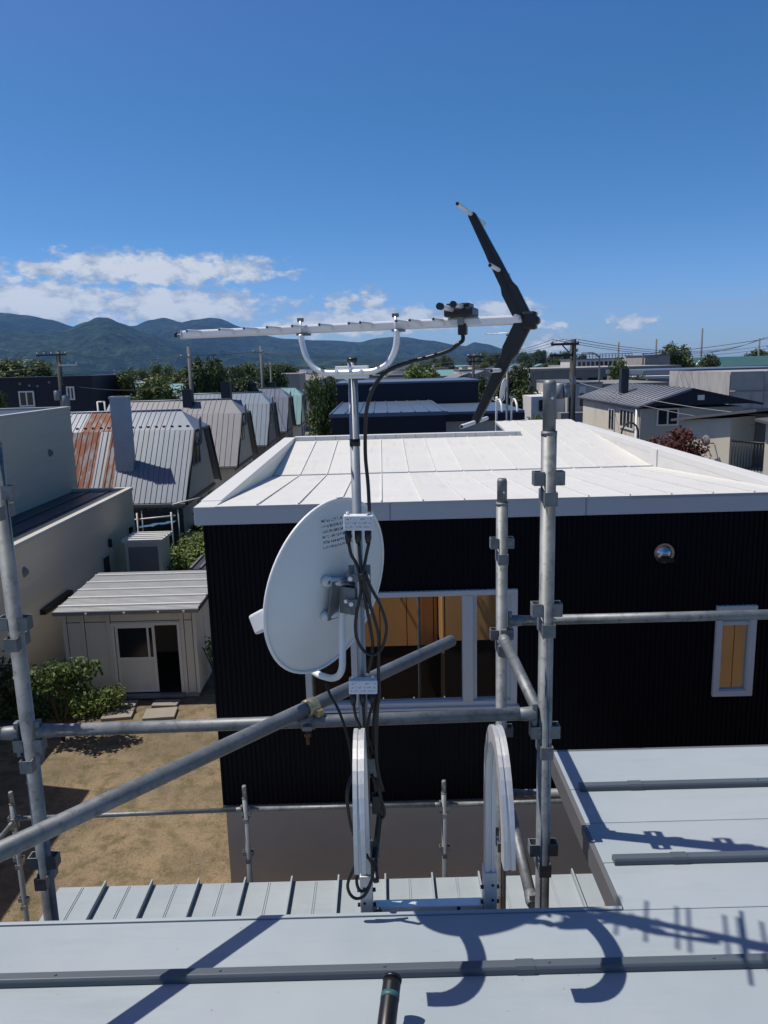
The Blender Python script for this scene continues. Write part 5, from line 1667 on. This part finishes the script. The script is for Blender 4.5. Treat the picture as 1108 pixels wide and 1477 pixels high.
# loose pipe laid across the front rail
dg = Vector((1.215, 1.34, 0)).normalized()
pA, pB = Vector((-0.952, 1.66, 6.667)) - dg * 1.35, Vector((0.266, 3.003, 6.672))
b = MB()
lp = thing('loose_scaffold_pipe', 'loose galvanised pipe laid diagonally across the front rail', 'scaffold pipe', tuple(pA))
MB().tube([pA, pB], 0.0243, 28).build('tube', 'galv', lp)
MB().tube([pB - dg * 0.01, pB + dg * 0.0008], 0.0215, 20).build('pipe_mouth', 'black_trim', lp)
cp = thing('pipe_clamp', 'yellowish swivel clamp fixing the loose pipe to the front rail', 'clamp', (-0.27, 2.4, 6.62))
cc = Vector((-0.262, 2.42, 6.6685))
MB().tube([cc - dg * 0.030, cc - dg * 0.024, cc + dg * 0.010, cc + dg * 0.016], [0.029, 0.031, 0.031, 0.029], 24).build('upper_jaw', 'brass', cp)
MB().tube([(-0.297, 2.4, 6.6245), (-0.252, 2.4, 6.625)], 0.0265, 24).build('lower_jaw', 'galv', cp)
sdv = Vector((-dg.y, dg.x, 0))
MB().obox(cc - sdv * 0.035 + Vector((0, 0, -0.012)), dg, sdv, (0, 0, 1), 0.014, 0.012, 0.012).build('jaw_lug', 'brass', cp, bevel=0.003)
MB().tube([(-0.275, 2.370, 6.63), (-0.275, 2.362, 6.56)], 0.0055, 10).build('bolt', 'rust_bolt', cp)
MB().tube([(-0.275, 2.3665, 6.600), (-0.275, 2.3655, 6.588)], 0.0125, 6).build('nut', 'rust_bolt', cp)
MB().obox((-0.275, 2.366, 6.618), (1, 0, 0), (0, 1, 0), (0, 0, 1), 0.016, 0.010, 0.008).build('jaw_lug', 'galv', cp, bevel=0.002)

# lower scaffold beyond the annex
LV2 = [3.745, 3.33, 2.9]
for (x, y, lb) in ((-1.36, 6.45, 'dull scaffold post standing before the taupe wall near the yard'), (0.487, 6.45, 'dull scaffold post standing before the taupe wall behind the ladder'),
                   (-3.52, 6.45, 'dull scaffold post standing at the open yard corner')):
    scaffold_post(lb, x, y, 0, 4.02, LV2, 'galv_dull', pin=0.12)
scaffold_rail('dull low rail between the yard corner post and the next', (-3.52, 6.45, 3.745), (-1.36, 6.45, 3.78), 'galv')
scaffold_rail('dull low rail along the taupe wall behind the ladder', (-1.36, 6.45, 3.78), (0.487, 6.45, 3.775), 'galv')
scaffold_rail('dull low rail along the taupe wall toward the right roof', (0.487, 6.45, 3.775), (2.3, 6.45, 3.78), 'galv')
scaffold_rail('dull low rail from the yard corner post back along the annex side', (-3.52, 6.45, 3.72), (-3.56, 5.25, 3.72), 'galv')

scaffold_post('dull scaffold post at the end of the taupe wall rail', 2.3, 6.45, 0, 4.02, LV2, 'galv_dull', pin=0.12)
scaffold_post('dull scaffold post beside the annex side wall', -3.56, 5.25, 0, 4.02, LV2, 'galv_dull', pin=0.12)

# ================================================================== WALL LADDER with hooped rails
ld = thing('roof_ladder', 'aluminium roof ladder with two hooped hand rails at the roof edge', 'ladder', (0.105, 2.06, 3.2))
hp = []
for k in range(0, 23):
    a = math.pi * k / 22
    hp.append((math.cos(a), math.sin(a)))
PROF = [(-0.0148, -0.022), (-0.0148, 0.022), (-0.004, 0.022), (-0.003, 0.0185), (0.003, 0.0185), (0.004, 0.022), (0.0148, 0.022), (0.0148, -0.022), (0.004, -0.022), (0.003, -0.0185), (-0.003, -0.0185), (-0.004, -0.022)]
for xl in (-0.083, 0.291):
    path = [(xl, 2.062, 6.215 + 0.335 * i / 5) for i in range(6)]
    path += [(xl, 1.893 + 0.169 * c, 6.55 + 0.262 * s) for c, s in hp[1:]]
    MB().sweep(path, (1, 0, 0), PROF).build('hand_rail', 'alu', ld)
    leg = MB().box(xl - 0.0190, xl + 0.0190, 2.034, 2.090, 4.0, 6.30)
    lg = leg.build('side_rail', 'alu', ld, bevel=0.003)
    for z in (6.24, 6.19, 6.03):
        MB().tube([(xl - 0.028, 2.055, z), (xl + 0.028, 2.055, z)], 0.006, 8).build('bolt', 'black_plastic', lg)
        MB().tube([(xl + (0.006 if xl > 0 else -0.006), 2.0338, z + 0.02), (xl + (0.006 if xl > 0 else -0.006), 2.0328, z + 0.02)], 0.0045, 10).build('bolt_hole', 'black_trim', lg)
for z in (6.170, 5.8, 5.5, 5.2, 4.9, 4.6, 4.3):
    MB().box(-0.0635, 0.2715, 2.045, 2.081, z - 0.016, z + 0.016).build('rung', 'alu_bright', ld, bevel=0.004)
MB().box(0.19, 0.2, 2.0435, 2.0445, 6.157, 6.183).build('rung_mark', 'black_trim', ld)
for z in (6.05, 4.6):
    for xl in (-0.083, 0.291):
        MB().box(xl - 0.015, xl + 0.015, 1.887, 2.0335, z - 0.02, z + 0.02).build('wall_bracket', 'alu', ld)

# ================================================================== MAST
mx, my = -0.0755, 2.112
ms_ = thing('antenna_mast', 'thin galvanised antenna mast fixed to the left ladder rail', 'mast', (mx, my, 5.9))
MB().tube([(mx - 0.004, my, 5.9), (mx, my, 7.812)], 0.0133, 20).build('tube', 'galv_mast', ms_)
MB().tube([(mx, my, 7.8125), (mx, my, 7.822)], [0.0142, 0.0138], 20).build('top_cap', 'black_plastic', ms_)
MB().tube([(mx, my, 7.583), (mx, my, 7.603)], 0.0148, 20).build('tape_band', 'black_plastic', ms_)
for z in (6.62, 6.35):
    MB().box(mx - 0.035, mx + 0.035, 2.093, 2.098, z - 0.03, z + 0.03).build('rail_clamp_plate', 'galv', ms_)
    MB().tube(smooth_path([(mx - 0.022, 2.10, z), (mx - 0.02, 2.13, z), (mx, 2.14, z), (mx + 0.02, 2.13, z), (mx + 0.022, 2.10, z)], 4), 0.004, 8).build('u_bolt', 'galv', ms_)

# ================================================================== SATELLITE DISH (seen from behind)
dc = Vector((-0.176, 2.2, 7.153))
e_, a_ = R(11.5), R(48)
dN = Vector((-math.sin(a_) * math.cos(e_), math.cos(a_) * math.cos(e_), math.sin(e_)))
dU = Vector((math.cos(a_), math.sin(a_), 0))
dW = dU.cross(dN)
DA, DB, DD = 0.24, 0.278, 0.055


def dish_pt(p, q_, off=0.0):
    r2 = (p / DA) ** 2 + (q_ / DB) ** 2
    return dc + dU * p + dW * q_ - dN * (DD * (1 - r2) + off)


dish = thing('satellite_dish', 'white satellite dish seen from behind with printed label', 'satellite dish', tuple(dc - dW * 0.3))
b = MB()
b.dome(dc, dU, dW, -dN, DA, DB, DD, 64, 14)
b.dome(dc + dN * 0.002, dU, dW, -dN, DA - 0.001, DB - 0.001, DD - 0.0005, 64, 14)
ref = b.build('reflector', 'dish_grey', dish)
ring = [dc + dU * (DA * math.cos(2 * math.pi * k / 72)) + dW * (DB * math.sin(2 * math.pi * k / 72)) - dN * 0.002 for k in range(72)]
MB().tube(ring, 0.0055, 8, closed=True).build('rim', 'dish_rim', dish)
# printed label
nu, nv = 14, 12
lv, lf = [], []
for i in range(nu + 1):
    for j in range(nv + 1):
        lv.append(dish_pt(-0.07 + 0.118 * i / nu, 0.145 + 0.088 * j / nv, 0.0007))
for i in range(nu):
    for j in range(nv):
        k = i * (nv + 1) + j
        lf.append((k, k + nv + 1, k + nv + 2, k + 1))
lab = MB().add(lv, lf, True).build('label_print', 'dish_print', dish)
uvl = lab.data.uv_layers.new(name='UVMap')
for lp_ in lab.data.loops:
    vi = lp_.vertex_index
    uvl.data[lp_.index].uv = ((vi // (nv + 1)) / nu, (vi % (nv + 1)) / nv)
# mount: back plate, studs, channel, mast clamp
pc = dc - dN * (DD + 0.022) - dU * 0.02
MB().obox(pc, dU, dW, dN, 0.045, 0.062, 0.0025).build('back_plate', 'galv', dish, bevel=0.002)
for (su, sw) in ((-0.065, 0.058), (-0.055, -0.055), (0.03, 0.05), (0.03, -0.05)):
    p0 = dish_pt(su, sw, 0.0)
    st = MB().tube([p0, p0 - dN * 0.02], 0.015, 14).build('stud', 'dish_grey', dish)
    MB().tube([p0 - dN * 0.02, p0 - dN * 0.027], 0.006, 6).build('stud_bolt', 'galv', st)
for sw in (0.058, -0.055):
    p0 = dish_pt(-0.065, sw, 0.016)
    p1 = pc + dU * 0.02 + dW * (sw * 0.8)
    MB().tube([p0, p1], 0.0125, 12).build('support_bar', 'dish_grey', dish)
mcen = Vector((mx, my, 7.165))
ch0 = pc - dN * 0.004 + dU * 0.012
axis = (mcen - ch0); axis.z = 0
ln = axis.length; axis.normalize()
sd_ = Vector((-axis.y, axis.x, 0))
for s in (-1, 1):
    MB().obox(ch0 + axis * (ln * 0.45) + sd_ * (0.02 * s), axis, sd_, (0, 0, 1), ln * 0.5, 0.0018, 0.04).build('channel_plate', 'galv', dish)
MB().obox(ch0 + axis * (ln * 0.30) + Vector((0, 0, 0.052)), axis, sd_, Vector((0, 0, 1)), ln * 0.42, 0.026, 0.002).build('elevation_arm', 'galv', dish)
MB().tube([ch0 + axis * ln * 0.45 - sd_ * 0.03, ch0 + axis * ln * 0.45 + sd_ * 0.03], 0.006, 8).build('pivot_bolt', 'alu_bright', dish)
for dz_ in (-0.03, 0.045):
    z = 7.165 + dz_
    MB().obox((mx - 0.004, my - 0.019, z), (1, 0, 0), (0, 1, 0), (0, 0, 1), 0.030, 0.004, 0.011).build('saddle_clamp', 'galv', dish)
    for sx in (-0.025, 0.025):
        MB().tube([(mx + sx, my - 0.034, z), (mx + sx, my + 0.02, z)], 0.0035, 8).build('clamp_bolt', 'alu_bright', dish)
        MB().tube([(mx + sx, my - 0.031, z), (mx + sx, my - 0.0235, z)], 0.0068, 6).build('clamp_nut', 'alu_bright', dish)
MB().obox((mx, my + 0.022, 7.17), (1, 0, 0), (0, 1, 0), (0, 0, 1), 0.032, 0.006, 0.065).build('rear_saddle', 'galv', dish)
# feed arm and converter
lnb = dc + dN * 0.235 - dW * 0.20 - dU * 0.012
arm = smooth_path([(-0.128, 2.138, 7.135), (-0.132, 2.137, 7.05), (-0.134, 2.138, 6.965), (-0.138, 2.146, 6.915), (-0.155, 2.17, 6.880), (-0.19, 2.21, 6.862), (-0.25, 2.28, 6.865), tuple(lnb - dW * 0.04 - dN * 0.02)], 7)
MB().tube(arm, 0.0105, 14).build('feed_arm', 'dish_rim', dish)
fa = (dc - lnb).normalized()
lb_ = MB().tube([lnb + fa * 0.005, lnb + fa * 0.02, lnb + fa * 0.055], [0.026, 0.03, 0.03], 18).build('feed_horn', 'box_white', dish)
MB().obox(lnb - fa * 0.03, fa, dU, fa.cross(dU).normalized(), 0.038, 0.024, 0.034).build('converter', 'box_white', dish, bevel=0.008)

# ================================================================== UHF ANTENNA
bm = Vector((-0.071, 2.112, 7.903))
bd = Vector((-math.cos(R(20)), math.sin(R(20)), 0))
be = Vector((math.sin(R(20)), math.cos(R(20)), 0))
UP = Vector((0, 0, 1))


def bp(s, z, e=0.0):
    return bm + bd * s + be * e + UP * (z - bm.z)


ya = thing('tv_antenna', 'white multi element TV antenna with black V reflector on the mast', 'antenna', (mx, my, 7.78))
MB().obox(bp(0.035, 7.903), bd, be, UP, 0.50, 0.0115, 0.0115).build('boom', 'boom_white', ya, bevel=0.005)
MB().obox(bp(0.536, 7.903), bd, be, UP, 0.0015, 0.0125, 0.0125).build('boom_cap', 'box_white', ya)
for i, s in enumerate((0.47, 0.364, 0.286, 0.214, 0.138, 0.058, -0.026, -0.058, -0.156, -0.192, -0.254)):
    hl = 0.078 + 0.002 * i
    el = MB().tube([bp(s, 7.9085, -hl), bp(s, 7.9085, hl)], 0.0048, 10).build('director', 'boom_white', ya)
    MB().tube([bp(s, 7.9085, -hl - 0.0004), bp(s, 7.9085, -hl + 0.004)], 0.0032, 8).build('director_mouth', 'pole_dark', el)
MB().tube([bp(0.53, 7.903, 0), bp(0.562, 7.904, 0)], 0.0025, 6).build('boom_tip', 'steel_grey', ya)
MB().tube([bp(0.562, 7.897, 0), bp(0.562, 7.911, 0)], 0.0045, 8).build('tip_knob', 'black_plastic', ya)
# feed box with folded dipole ends
fb = MB().obox(bp(-0.300, 7.927, 0), bd, be, UP, 0.037, 0.038, 0.0115).build('feed_box', 'black_plastic', ya, bevel=0.005)
MB().obox(bp(-0.298, 7.941, -0.005), bd, be, UP, 0.030, 0.028, 0.008).build('box_lid', 'black_plastic', fb, bevel=0.003)
MB().tube([bp(-0.285, 7.934, -0.034), bp(-0.272, 7.938, -0.10)], 0.007, 12).build('dipole_arm', 'boom_white', fb)
MB().tube([bp(-0.272, 7.938, -0.092), bp(-0.2705, 7.9385, -0.104)], 0.0088, 12).build('dipole_cap', 'black_plastic', fb)
MB().tube([bp(-0.31, 7.940, -0.034), bp(-0.31, 7.940, -0.12)], 0.0062, 12).build('dipole_arm', 'boom_white', fb)
MB().tube([bp(-0.31, 7.940, -0.114), bp(-0.31, 7.940, -0.124)], 0.008, 12).build('dipole_cap', 'black_plastic', fb)
MB().tube([bp(-0.30, 7.934, 0.034), bp(-0.30, 7.934, 0.12)], 0.0062, 12).build('dipole_arm', 'boom_white', fb)
MB().obox(bp(-0.305, 7.885, -0.006), bd, be, UP, 0.011, 0.011, 0.014).build('cable_boot', 'black_plastic', fb, bevel=0.003)
MB().obox(bp(-0.302, 7.908, -0.012), bd, be, UP, 0.008, 0.006, 0.012).build('cable_clip', 'steel_grey', fb)
# V reflector: two tapered black arms in the boom's upright plane
for sgn, (s1, z1) in ((1, (-0.327, 8.165)), (-1, (-0.334, 7.646))):
    s0, z0 = -0.462, 7.900
    dirv = Vector((s1 - s0, z1 - z0)); L = dirv.length; dirv /= L
    nv_ = Vector((-dirv.y, dirv.x)) * sgn
    w0, w1 = 0.028, 0.012
    stations = [(0.0, w0, 0.0), (0.28, w0 * 1.0, 0.0), (0.34, w0 * 0.74, 0.0), (0.60, w0 * 0.66, 0.0), (0.63, w1 * 1.45, 0.0), (0.985, w1 * 1.05, 0.0), (1.0, w1 * 0.7, 0.0)]
    b = MB()
    left, right = [], []
    for (t, w, o_) in stations:
        cxy = Vector((s0, z0)) + dirv * (L * t)
        left.append(cxy + nv_ * w * 0.75); right.append(cxy - nv_ * w * 0.75)
    poly = left + right[::-1]
    b.prism([bp(p.x, p.y, -0.011) for p in poly], be * 0.022)
    arm_o = b.build('reflector_arm', 'black_plastic', ya, bevel=0.002)
    MB().prism([bp(p.x, p.y, -0.0125) for p in [(Vector((s0, z0)) + dirv * (L * 0.30) + nv_ * 0.004), (Vector((s0, z0)) + dirv * (L * 0.97) + nv_ * 0.003), (Vector((s0, z0)) + dirv * (L * 0.97) - nv_ * 0.003), (Vector((s0, z0)) + dirv * (L * 0.30) - nv_ * 0.004)]], be * 0.0012).build('arm_rib', 'black_plastic', arm_o)
    for t, hl in ((0.99, 0.145), (0.47, 0.115)):
        c2 = Vector((s0, z0)) + dirv * (L * t)
        rd = MB().tube([bp(c2.x, c2.y, -hl), bp(c2.x, c2.y, hl)], 0.0052, 10).build('reflector_rod', 'boom_white', arm_o)
        MB().tube([bp(c2.x, c2.y, -hl - 0.0006), bp(c2.x, c2.y, -hl + 0.006)], 0.0042, 8).build('rod_mouth', 'black_trim', rd)
MB().obox(bp(-0.474, 7.900), bd, be, UP, 0.018, 0.017, 0.022).build('reflector_hub', 'black_plastic', ya, bevel=0.006)
MB().tube([bp(-0.486, 7.900, -0.022), bp(-0.486, 7.900, 0.022)], 0.012, 16).build('hub_knob', 'black_plastic', ya)
MB().tube([bp(-0.452, 7.908, -0.012), bp(-0.452, 7.908, -0.075)], 0.0052, 10).build('hub_rod', 'boom_white', ya)
# U-shaped stay and mast clamp
us = smooth_path([bp(0.141, 7.888), bp(0.139, 7.865), bp(0.127, 7.825), bp(0.104, 7.797), bp(0.075, 7.785), bp(0.04, 7.783), bp(-0.05, 7.784), bp(-0.078, 7.789), bp(-0.108, 7.805), bp(-0.128, 7.838), bp(-0.134, 7.870), bp(-0.134, 7.890)], 6)
MB().tube([p - be * 0.028 for p in us], 0.0082, 14).build('u_stay', 'alu_bright', ya)
for s in (0.141, -0.134):
    MB().obox(bp(s, 7.889, -0.012), bd, be, UP, 0.012, 0.022, 0.003).build('boom_saddle', 'galv', ya)
    MB().tube([bp(s + 0.008, 7.875, -0.012), bp(s + 0.008, 7.925, -0.012)], 0.003, 8).build('saddle_bolt', 'alu_bright', ya)
    MB().obox(bp(s + 0.008, 7.928, -0.012), bd, be, UP, 0.009, 0.0025, 0.005).build('wing_nut', 'galv', ya)
MB().obox(bp(-0.001, 7.784, -0.018), bd, be, UP, 0.048, 0.0050, 0.017).build('mast_clamp', 'alu_bright', ya, bevel=0.002)
for s in (-0.035, 0.036):
    MB().tube([bp(s, 7.784, -0.044), bp(s, 7.784, 0.03)], 0.0036, 8).build('clamp_bolt', 'alu_bright', ya)
    MB().tube([bp(s, 7.784, -0.040), bp(s, 7.784, -0.032)], 0.0075, 6).build('clamp_nut', 'alu_bright', ya)
MB().obox(bp(-0.001, 7.784, 0.018), bd, be, UP, 0.045, 0.003, 0.013).build('clamp_back', 'galv', ya)

# ================================================================== AMPLIFIER BOXES
def amp_box(label, x, y, z, tilt):
    t = thing('amplifier_box', label, 'amplifier', (x, y, z - 0.03))
    ca, sa = math.cos(tilt), math.sin(tilt)
    ax_, az_ = Vector((ca, 0, sa)), Vector((-sa, 0, ca))
    c = Vector((x, y, z))
    MB().obox(c, ax_, (0, 1, 0), az_, 0.041, 0.015, 0.021).build('housing', 'box_white', t, bevel=0.003)
    f = MB()
    f.add([c + Vector((0, -0.0154, 0)) + ax_ * (0.036 * i) + az_ * (0.016 * j) for (i, j) in ((-1, -1), (1, -1), (1, 1), (-1, 1))], [(0, 1, 2, 3)])
    o = f.build('front_print', 'box_print', t)
    uv = o.data.uv_layers.new(name='UVMap')
    for k, p in enumerate(((0, 0), (1, 0), (1, 1), (0, 1))): uv.data[k].uv = p
    for s in (-0.030, 0.028):
        MB().tube([c + ax_ * s + az_ * 0.0215, c + ax_ * s + az_ * 0.029], 0.0045, 8).build('lug_screw', 'alu_bright', t)
    for s in (-0.029, -0.002, 0.026):
        MB().tube([c + ax_ * s - az_ * 0.0215, c + ax_ * s - az_ * 0.045, c + ax_ * s - az_ * 0.06], [0.0095, 0.0095, 0.0062], 12).build('connector_boot', 'black_plastic', t)
    MB().obox(c + Vector((0, 0.024, 0)), ax_, (0, 1, 0), az_, 0.02, 0.0085, 0.014).build('mast_bracket', 'galv', t)
    return t


amp_box('white amplifier box clamped on the mast above the dish bracket', -0.071, 2.062, 7.377, -0.02)
amp_box('white amplifier box clamped low on the mast above the front rail', -0.073, 2.062, 6.897, -0.02)


def cable(label, pts, r=0.0035, m='cable', group=None, per=6):
    pts = [Vector(p) for p in pts]
    o = MB().tube(smooth_path(pts, per), r, 8).build('coax_cable', m, None, tuple(pts[0]))
    return tag(o, label, 'cable', group)


cable('black cable sagging from the antenna feed box to the upper amplifier',
      [bp(-0.305, 7.874, -0.006), (0.213, 2.0, 7.858), (0.200, 2.0, 7.848), (0.179, 2.01, 7.834), (0.134, 2.03, 7.82), (0.076, 2.045, 7.807), (0.025, 2.05, 7.789), (-0.006, 2.055, 7.762), (-0.025, 2.06, 7.73), (-0.039, 2.07, 7.686), (-0.045, 2.09, 7.63), (-0.047, 2.09, 7.555), (-0.042, 2.08, 7.479), (-0.040, 2.066, 7.402)], 0.0052)
cable('thin pale cable under the clamp beside the sagging black cable', [(0.076, 2.06, 7.800), (0.040, 2.07, 7.785), (0.000, 2.085, 7.762), (-0.030, 2.095, 7.735)], 0.0028, 'cable_white')
cable('black cable looping from the left port of the upper amplifier', [(-0.100, 2.062, 7.318), (-0.094, 2.06, 7.285), (-0.078, 2.06, 7.253), (-0.070, 2.055, 7.195), (-0.075, 2.05, 7.16), (-0.084, 2.05, 7.12), (-0.089, 2.05, 7.08), (-0.085, 2.05, 7.04), (-0.066, 2.05, 7.005), (-0.038, 2.05, 6.994), (-0.015, 2.05, 7.016), (-0.003, 2.05, 7.057), (-0.003, 2.05, 7.09), (-0.017, 2.05, 7.14), (-0.043, 2.05, 7.195), (-0.058, 2.052, 7.24)], 0.0047)
cable('black cable from the middle port of the upper amplifier', [(-0.072, 2.062, 7.318), (-0.069, 2.058, 7.265), (-0.064, 2.052, 7.205), (-0.057, 2.052, 7.144), (-0.047, 2.055, 7.072), (-0.042, 2.06, 7.02), (-0.048, 2.075, 6.97), (-0.058, 2.075, 6.93)], 0.0047)
cable('black cable from the right port of the upper amplifier to the ladder', [(-0.044, 2.062, 7.318), (-0.055, 2.058, 7.271), (-0.062, 2.048, 7.225), (-0.050, 2.048, 7.16), (-0.034, 2.05, 7.098), (-0.024, 2.055, 7.046), (-0.026, 2.06, 6.993), (-0.028, 2.06, 6.93), (-0.027, 2.06, 6.866), (-0.040, 2.06, 6.80), (-0.044, 2.075, 6.70), (-0.037, 2.08, 6.61), (-0.024, 2.08, 6.55)], 0.0047)
tag(MB().tube([(-0.066, 2.051, 7.235), (-0.062, 2.051, 7.215)], 0.0105, 12).build('tape_wrap', 'cable', None, (-0.066, 2.051, 7.215)), 'black tape wrap binding the three upper amplifier cables', 'tape')
cable('black cable from the left port of the lower amplifier', [(-0.102, 2.062, 6.838), (-0.097, 2.063, 6.80), (-0.083, 2.068, 6.76), (-0.08, 2.075, 6.72), (-0.105, 2.10, 6.66)], 0.0044)
cable('black cable from the middle port of the lower amplifier', [(-0.075, 2.062, 6.838), (-0.074, 2.066, 6.79), (-0.073, 2.072, 6.72), (-0.055, 2.10, 6.64)], 0.0044)
cable('black cable from the right port of the lower amplifier', [(-0.047, 2.062, 6.838), (-0.058, 2.066, 6.80), (-0.066, 2.07, 6.74), (-0.050, 2.10, 6.66)], 0.0044)
cable('black cable hanging from the dish feed arm to the ladder', [(-0.189, 2.17, 6.86), (-0.176, 2.15, 6.83), (-0.158, 2.14, 6.80), (-0.143, 2.13, 6.765), (-0.125, 2.12, 6.70), (-0.115, 2.11, 6.62), (-0.112, 2.10, 6.55)], 0.0044)
cable('thick black cable bundle running down beside the left hand rail', [(-0.034, 2.09, 6.87), (-0.044, 2.10, 6.728), (-0.046, 2.105, 6.60), (-0.036, 2.105, 6.485), (-0.046, 2.10, 6.39), (-0.056, 2.06, 6.33), (-0.052, 2.01, 6.30)], 0.0095)
cable('loop of black cable hanging under the left hand rail end', [(-0.088, 1.995, 6.40), (-0.115, 1.985, 6.365), (-0.134, 1.98, 6.318), (-0.128, 1.98, 6.284), (-0.109, 1.98, 6.269), (-0.084, 1.98, 6.282), (-0.064, 1.985, 6.327), (-0.062, 1.99, 6.373), (-0.078, 1.995, 6.40)], 0.0047)
cable('smaller loop of black cable inside the hanging one', [(-0.075, 2.0, 6.40), (-0.10, 1.99, 6.36), (-0.108, 1.985, 6.32), (-0.098, 1.985, 6.29), (-0.075, 1.985, 6.30), (-0.060, 1.99, 6.34), (-0.056, 2.0, 6.385)], 0.0047)
cable('loop of black cable bulging left of the left hand rail', [(-0.100, 2.03, 6.645), (-0.116, 2.02, 6.63), (-0.126, 2.0, 6.60), (-0.127, 2.0, 6.561), (-0.120, 2.0, 6.495), (-0.106, 2.0, 6.445), (-0.095, 2.0, 6.41)], 0.0052)
cable('loop of black cable bulging right of the left hand rail', [(-0.058, 2.09, 6.60), (-0.035, 2.085, 6.535), (-0.022, 2.08, 6.485), (-0.030, 2.08, 6.463), (-0.047, 2.085, 6.485), (-0.055, 2.09, 6.54)], 0.0044)
cable('short hooked black cable end at the ladder foot', [(-0.060, 2.02, 6.19), (-0.048, 2.015, 6.205), (-0.040, 2.01, 6.19), (-0.042, 2.01, 6.165)], 0.006)
tag(MB().obox((-0.045, 2.09, 6.505), (1, 0, 0), (0, 1, 0), (0, 0, 1), 0.014, 0.010, 0.03).build('cable_joint_box', 'black_plastic', None, (-0.045, 2.09, 6.475), 0.003), 'small black joint box on the cables behind the hand rail', 'box')

# ================================================================== BLACK HOSE STUB on the near roof
hs = thing('black_hose', 'black hose stub with teal tape rising from the near roof', 'hose', (-0.035, 1.40, ZR))
hpth = smooth_path([(-0.040, 1.38, 6.203), (-0.036, 1.43, 6.236), (-0.027, 1.52, 6.275), (-0.010, 1.635, 6.305)], 8)
MB().tube(hpth, 0.0225, 20).build('hose', 'black_plastic', hs)
hd = (hpth[-1] - hpth[-4]).normalized()
MB().tube([hpth[-1] - hd * 0.002, hpth[-1] + hd * 0.006, hpth[-1] + hd * 0.010], [0.0238, 0.0238, 0.016], 20).build('end_cap', 'black_plastic', hs)
MB().tube([hpth[-1] - hd * 0.050, hpth[-1] - hd * 0.036], 0.0231, 20).build('tape_band', 'teal_tape', hs)
MB().tube([Vector((0.006, 1.50, 6.275)) + Vector((0.009 * math.cos(a), 0.004, 0.013 * math.sin(a))) for a in [2 * math.pi * k / 20 for k in range(20)]], 0.0012, 6, closed=True).build('wire_ring', 'steel_grey', hs)
MB().obox((0.004, 1.475, 6.255), (1, 0, 0), (0, 1, 0), (0, 0, 1), 0.009, 0.012, 0.010).build('ring_lug', 'black_plastic', hs, bevel=0.003)

# ================================================================== ROOF LADDER AND DISH at the back of the white roof
l2 = thing('rear_ladder', 'white ladder hoops rising behind the white roof edge', 'ladder', (2.5, 15.9, 3.5))
for xo in (2.39, 2.70):
    MB().tube(smooth_path([(xo, 15.95, 3.5), (xo, 15.95, 6.8), (xo + 0.01, 15.90, 7.0), (xo + 0.03, 15.75, 7.05), (xo + 0.05, 15.6, 6.95), (xo + 0.05, 15.55, 6.82)], 6), 0.022, 10).build('hand_rail', 'frame_white', l2)
for z in (6.5, 6.2, 5.9):
    MB().tube([(2.39, 15.95, z), (2.70, 15.95, z)], 0.014, 8).build('rung', 'frame_white', l2)
m2 = thing('rear_mast', 'thin grey antenna mast rising behind the white roof edge', 'mast', (2.615, 16.0, 4))
MB().tube([(2.615, 16.0, 4.0), (2.615, 16.0, 8.36)], 0.022, 10).build('tube', 'steel_grey', m2)
MB().box(2.60, 2.63, 15.97, 15.978, 6.3, 6.36).build('clamp', 'galv', m2)
d2 = thing('rear_dish', 'small white satellite dish turned edgewise behind the white roof', 'satellite dish', (2.53, 16.0, 7.1))
N2 = Vector((-0.90, 0.40, 0.18)).normalized(); U2 = Vector((0.40, 0.90, 0)).normalized(); W2 = U2.cross(N2)
b = MB().dome((2.53, 15.97, 7.255), U2, W2, -N2, 0.20, 0.225, 0.045, 32, 6)
b.build('reflector', 'dish_grey', d2)
MB().tube([Vector((2.53, 15.97, 7.255)) + U2 * (0.20 * math.cos(2 * math.pi * k / 32)) + W2 * (0.225 * math.sin(2 * math.pi * k / 32)) for k in range(32)], 0.008, 6, closed=True).build('rim', 'dish_rim', d2)
MB().obox((2.575, 15.98, 7.25), (1, 0, 0), (0, 1, 0), (0, 0, 1), 0.045, 0.03, 0.05).build('mount', 'galv', d2)
MB().tube(smooth_path([(2.56, 15.97, 7.22), (2.55, 15.96, 7.05), (2.45, 15.99, 6.99), (2.32, 16.05, 7.05)], 5), 0.011, 8).build('feed_arm', 'dish_rim', d2)
MB().obox((2.31, 16.06, 7.09), (1, 0, 0), (0, 1, 0), (0, 0, 1), 0.03, 0.03, 0.04).build('converter', 'box_white', d2)
y2 = thing('rear_antenna', 'small white TV antenna on the rear mast', 'antenna', (2.615, 16.0, 8.33))
MB().tube([(2.2, 16.1, 8.372), (3.05, 15.85, 8.40)], 0.012, 8).build('boom', 'boom_white', y2)
for k in range(9):
    t_ = k / 8
    c = Vector((2.2, 16.1, 8.385)).lerp(Vector((3.05, 15.85, 8.412)), t_)
    dv = Vector((0.28, 0.96, 0)) * 0.10
    MB().tube([c - dv, c + dv], 0.006, 6).build('element', 'boom_white', y2)

# ================================================================== HAZE: pale even air round everything
hz = MB().box(-11000, 11000, -11000, 11000, -3.0, 720).build('haze', 'wire')
hm = bpy.data.materials.new('haze_air')
hm.use_nodes = True
hm.node_tree.nodes.clear()
pv = hm.node_tree.nodes.new('ShaderNodeVolumePrincipled')
pv.inputs['Color'].default_value = (0.26, 0.52, 1.0, 1)
pv.inputs['Density'].default_value = 4.4e-5
pv.inputs['Anisotropy'].default_value = 0.2
ho = hm.node_tree.nodes.new('ShaderNodeOutputMaterial')
hm.node_tree.links.new(pv.outputs[0], ho.inputs['Volume'])
hz.data.materials[0] = hm
tag(hz, 'pale even summer haze filling the air', 'haze', kind='stuff')
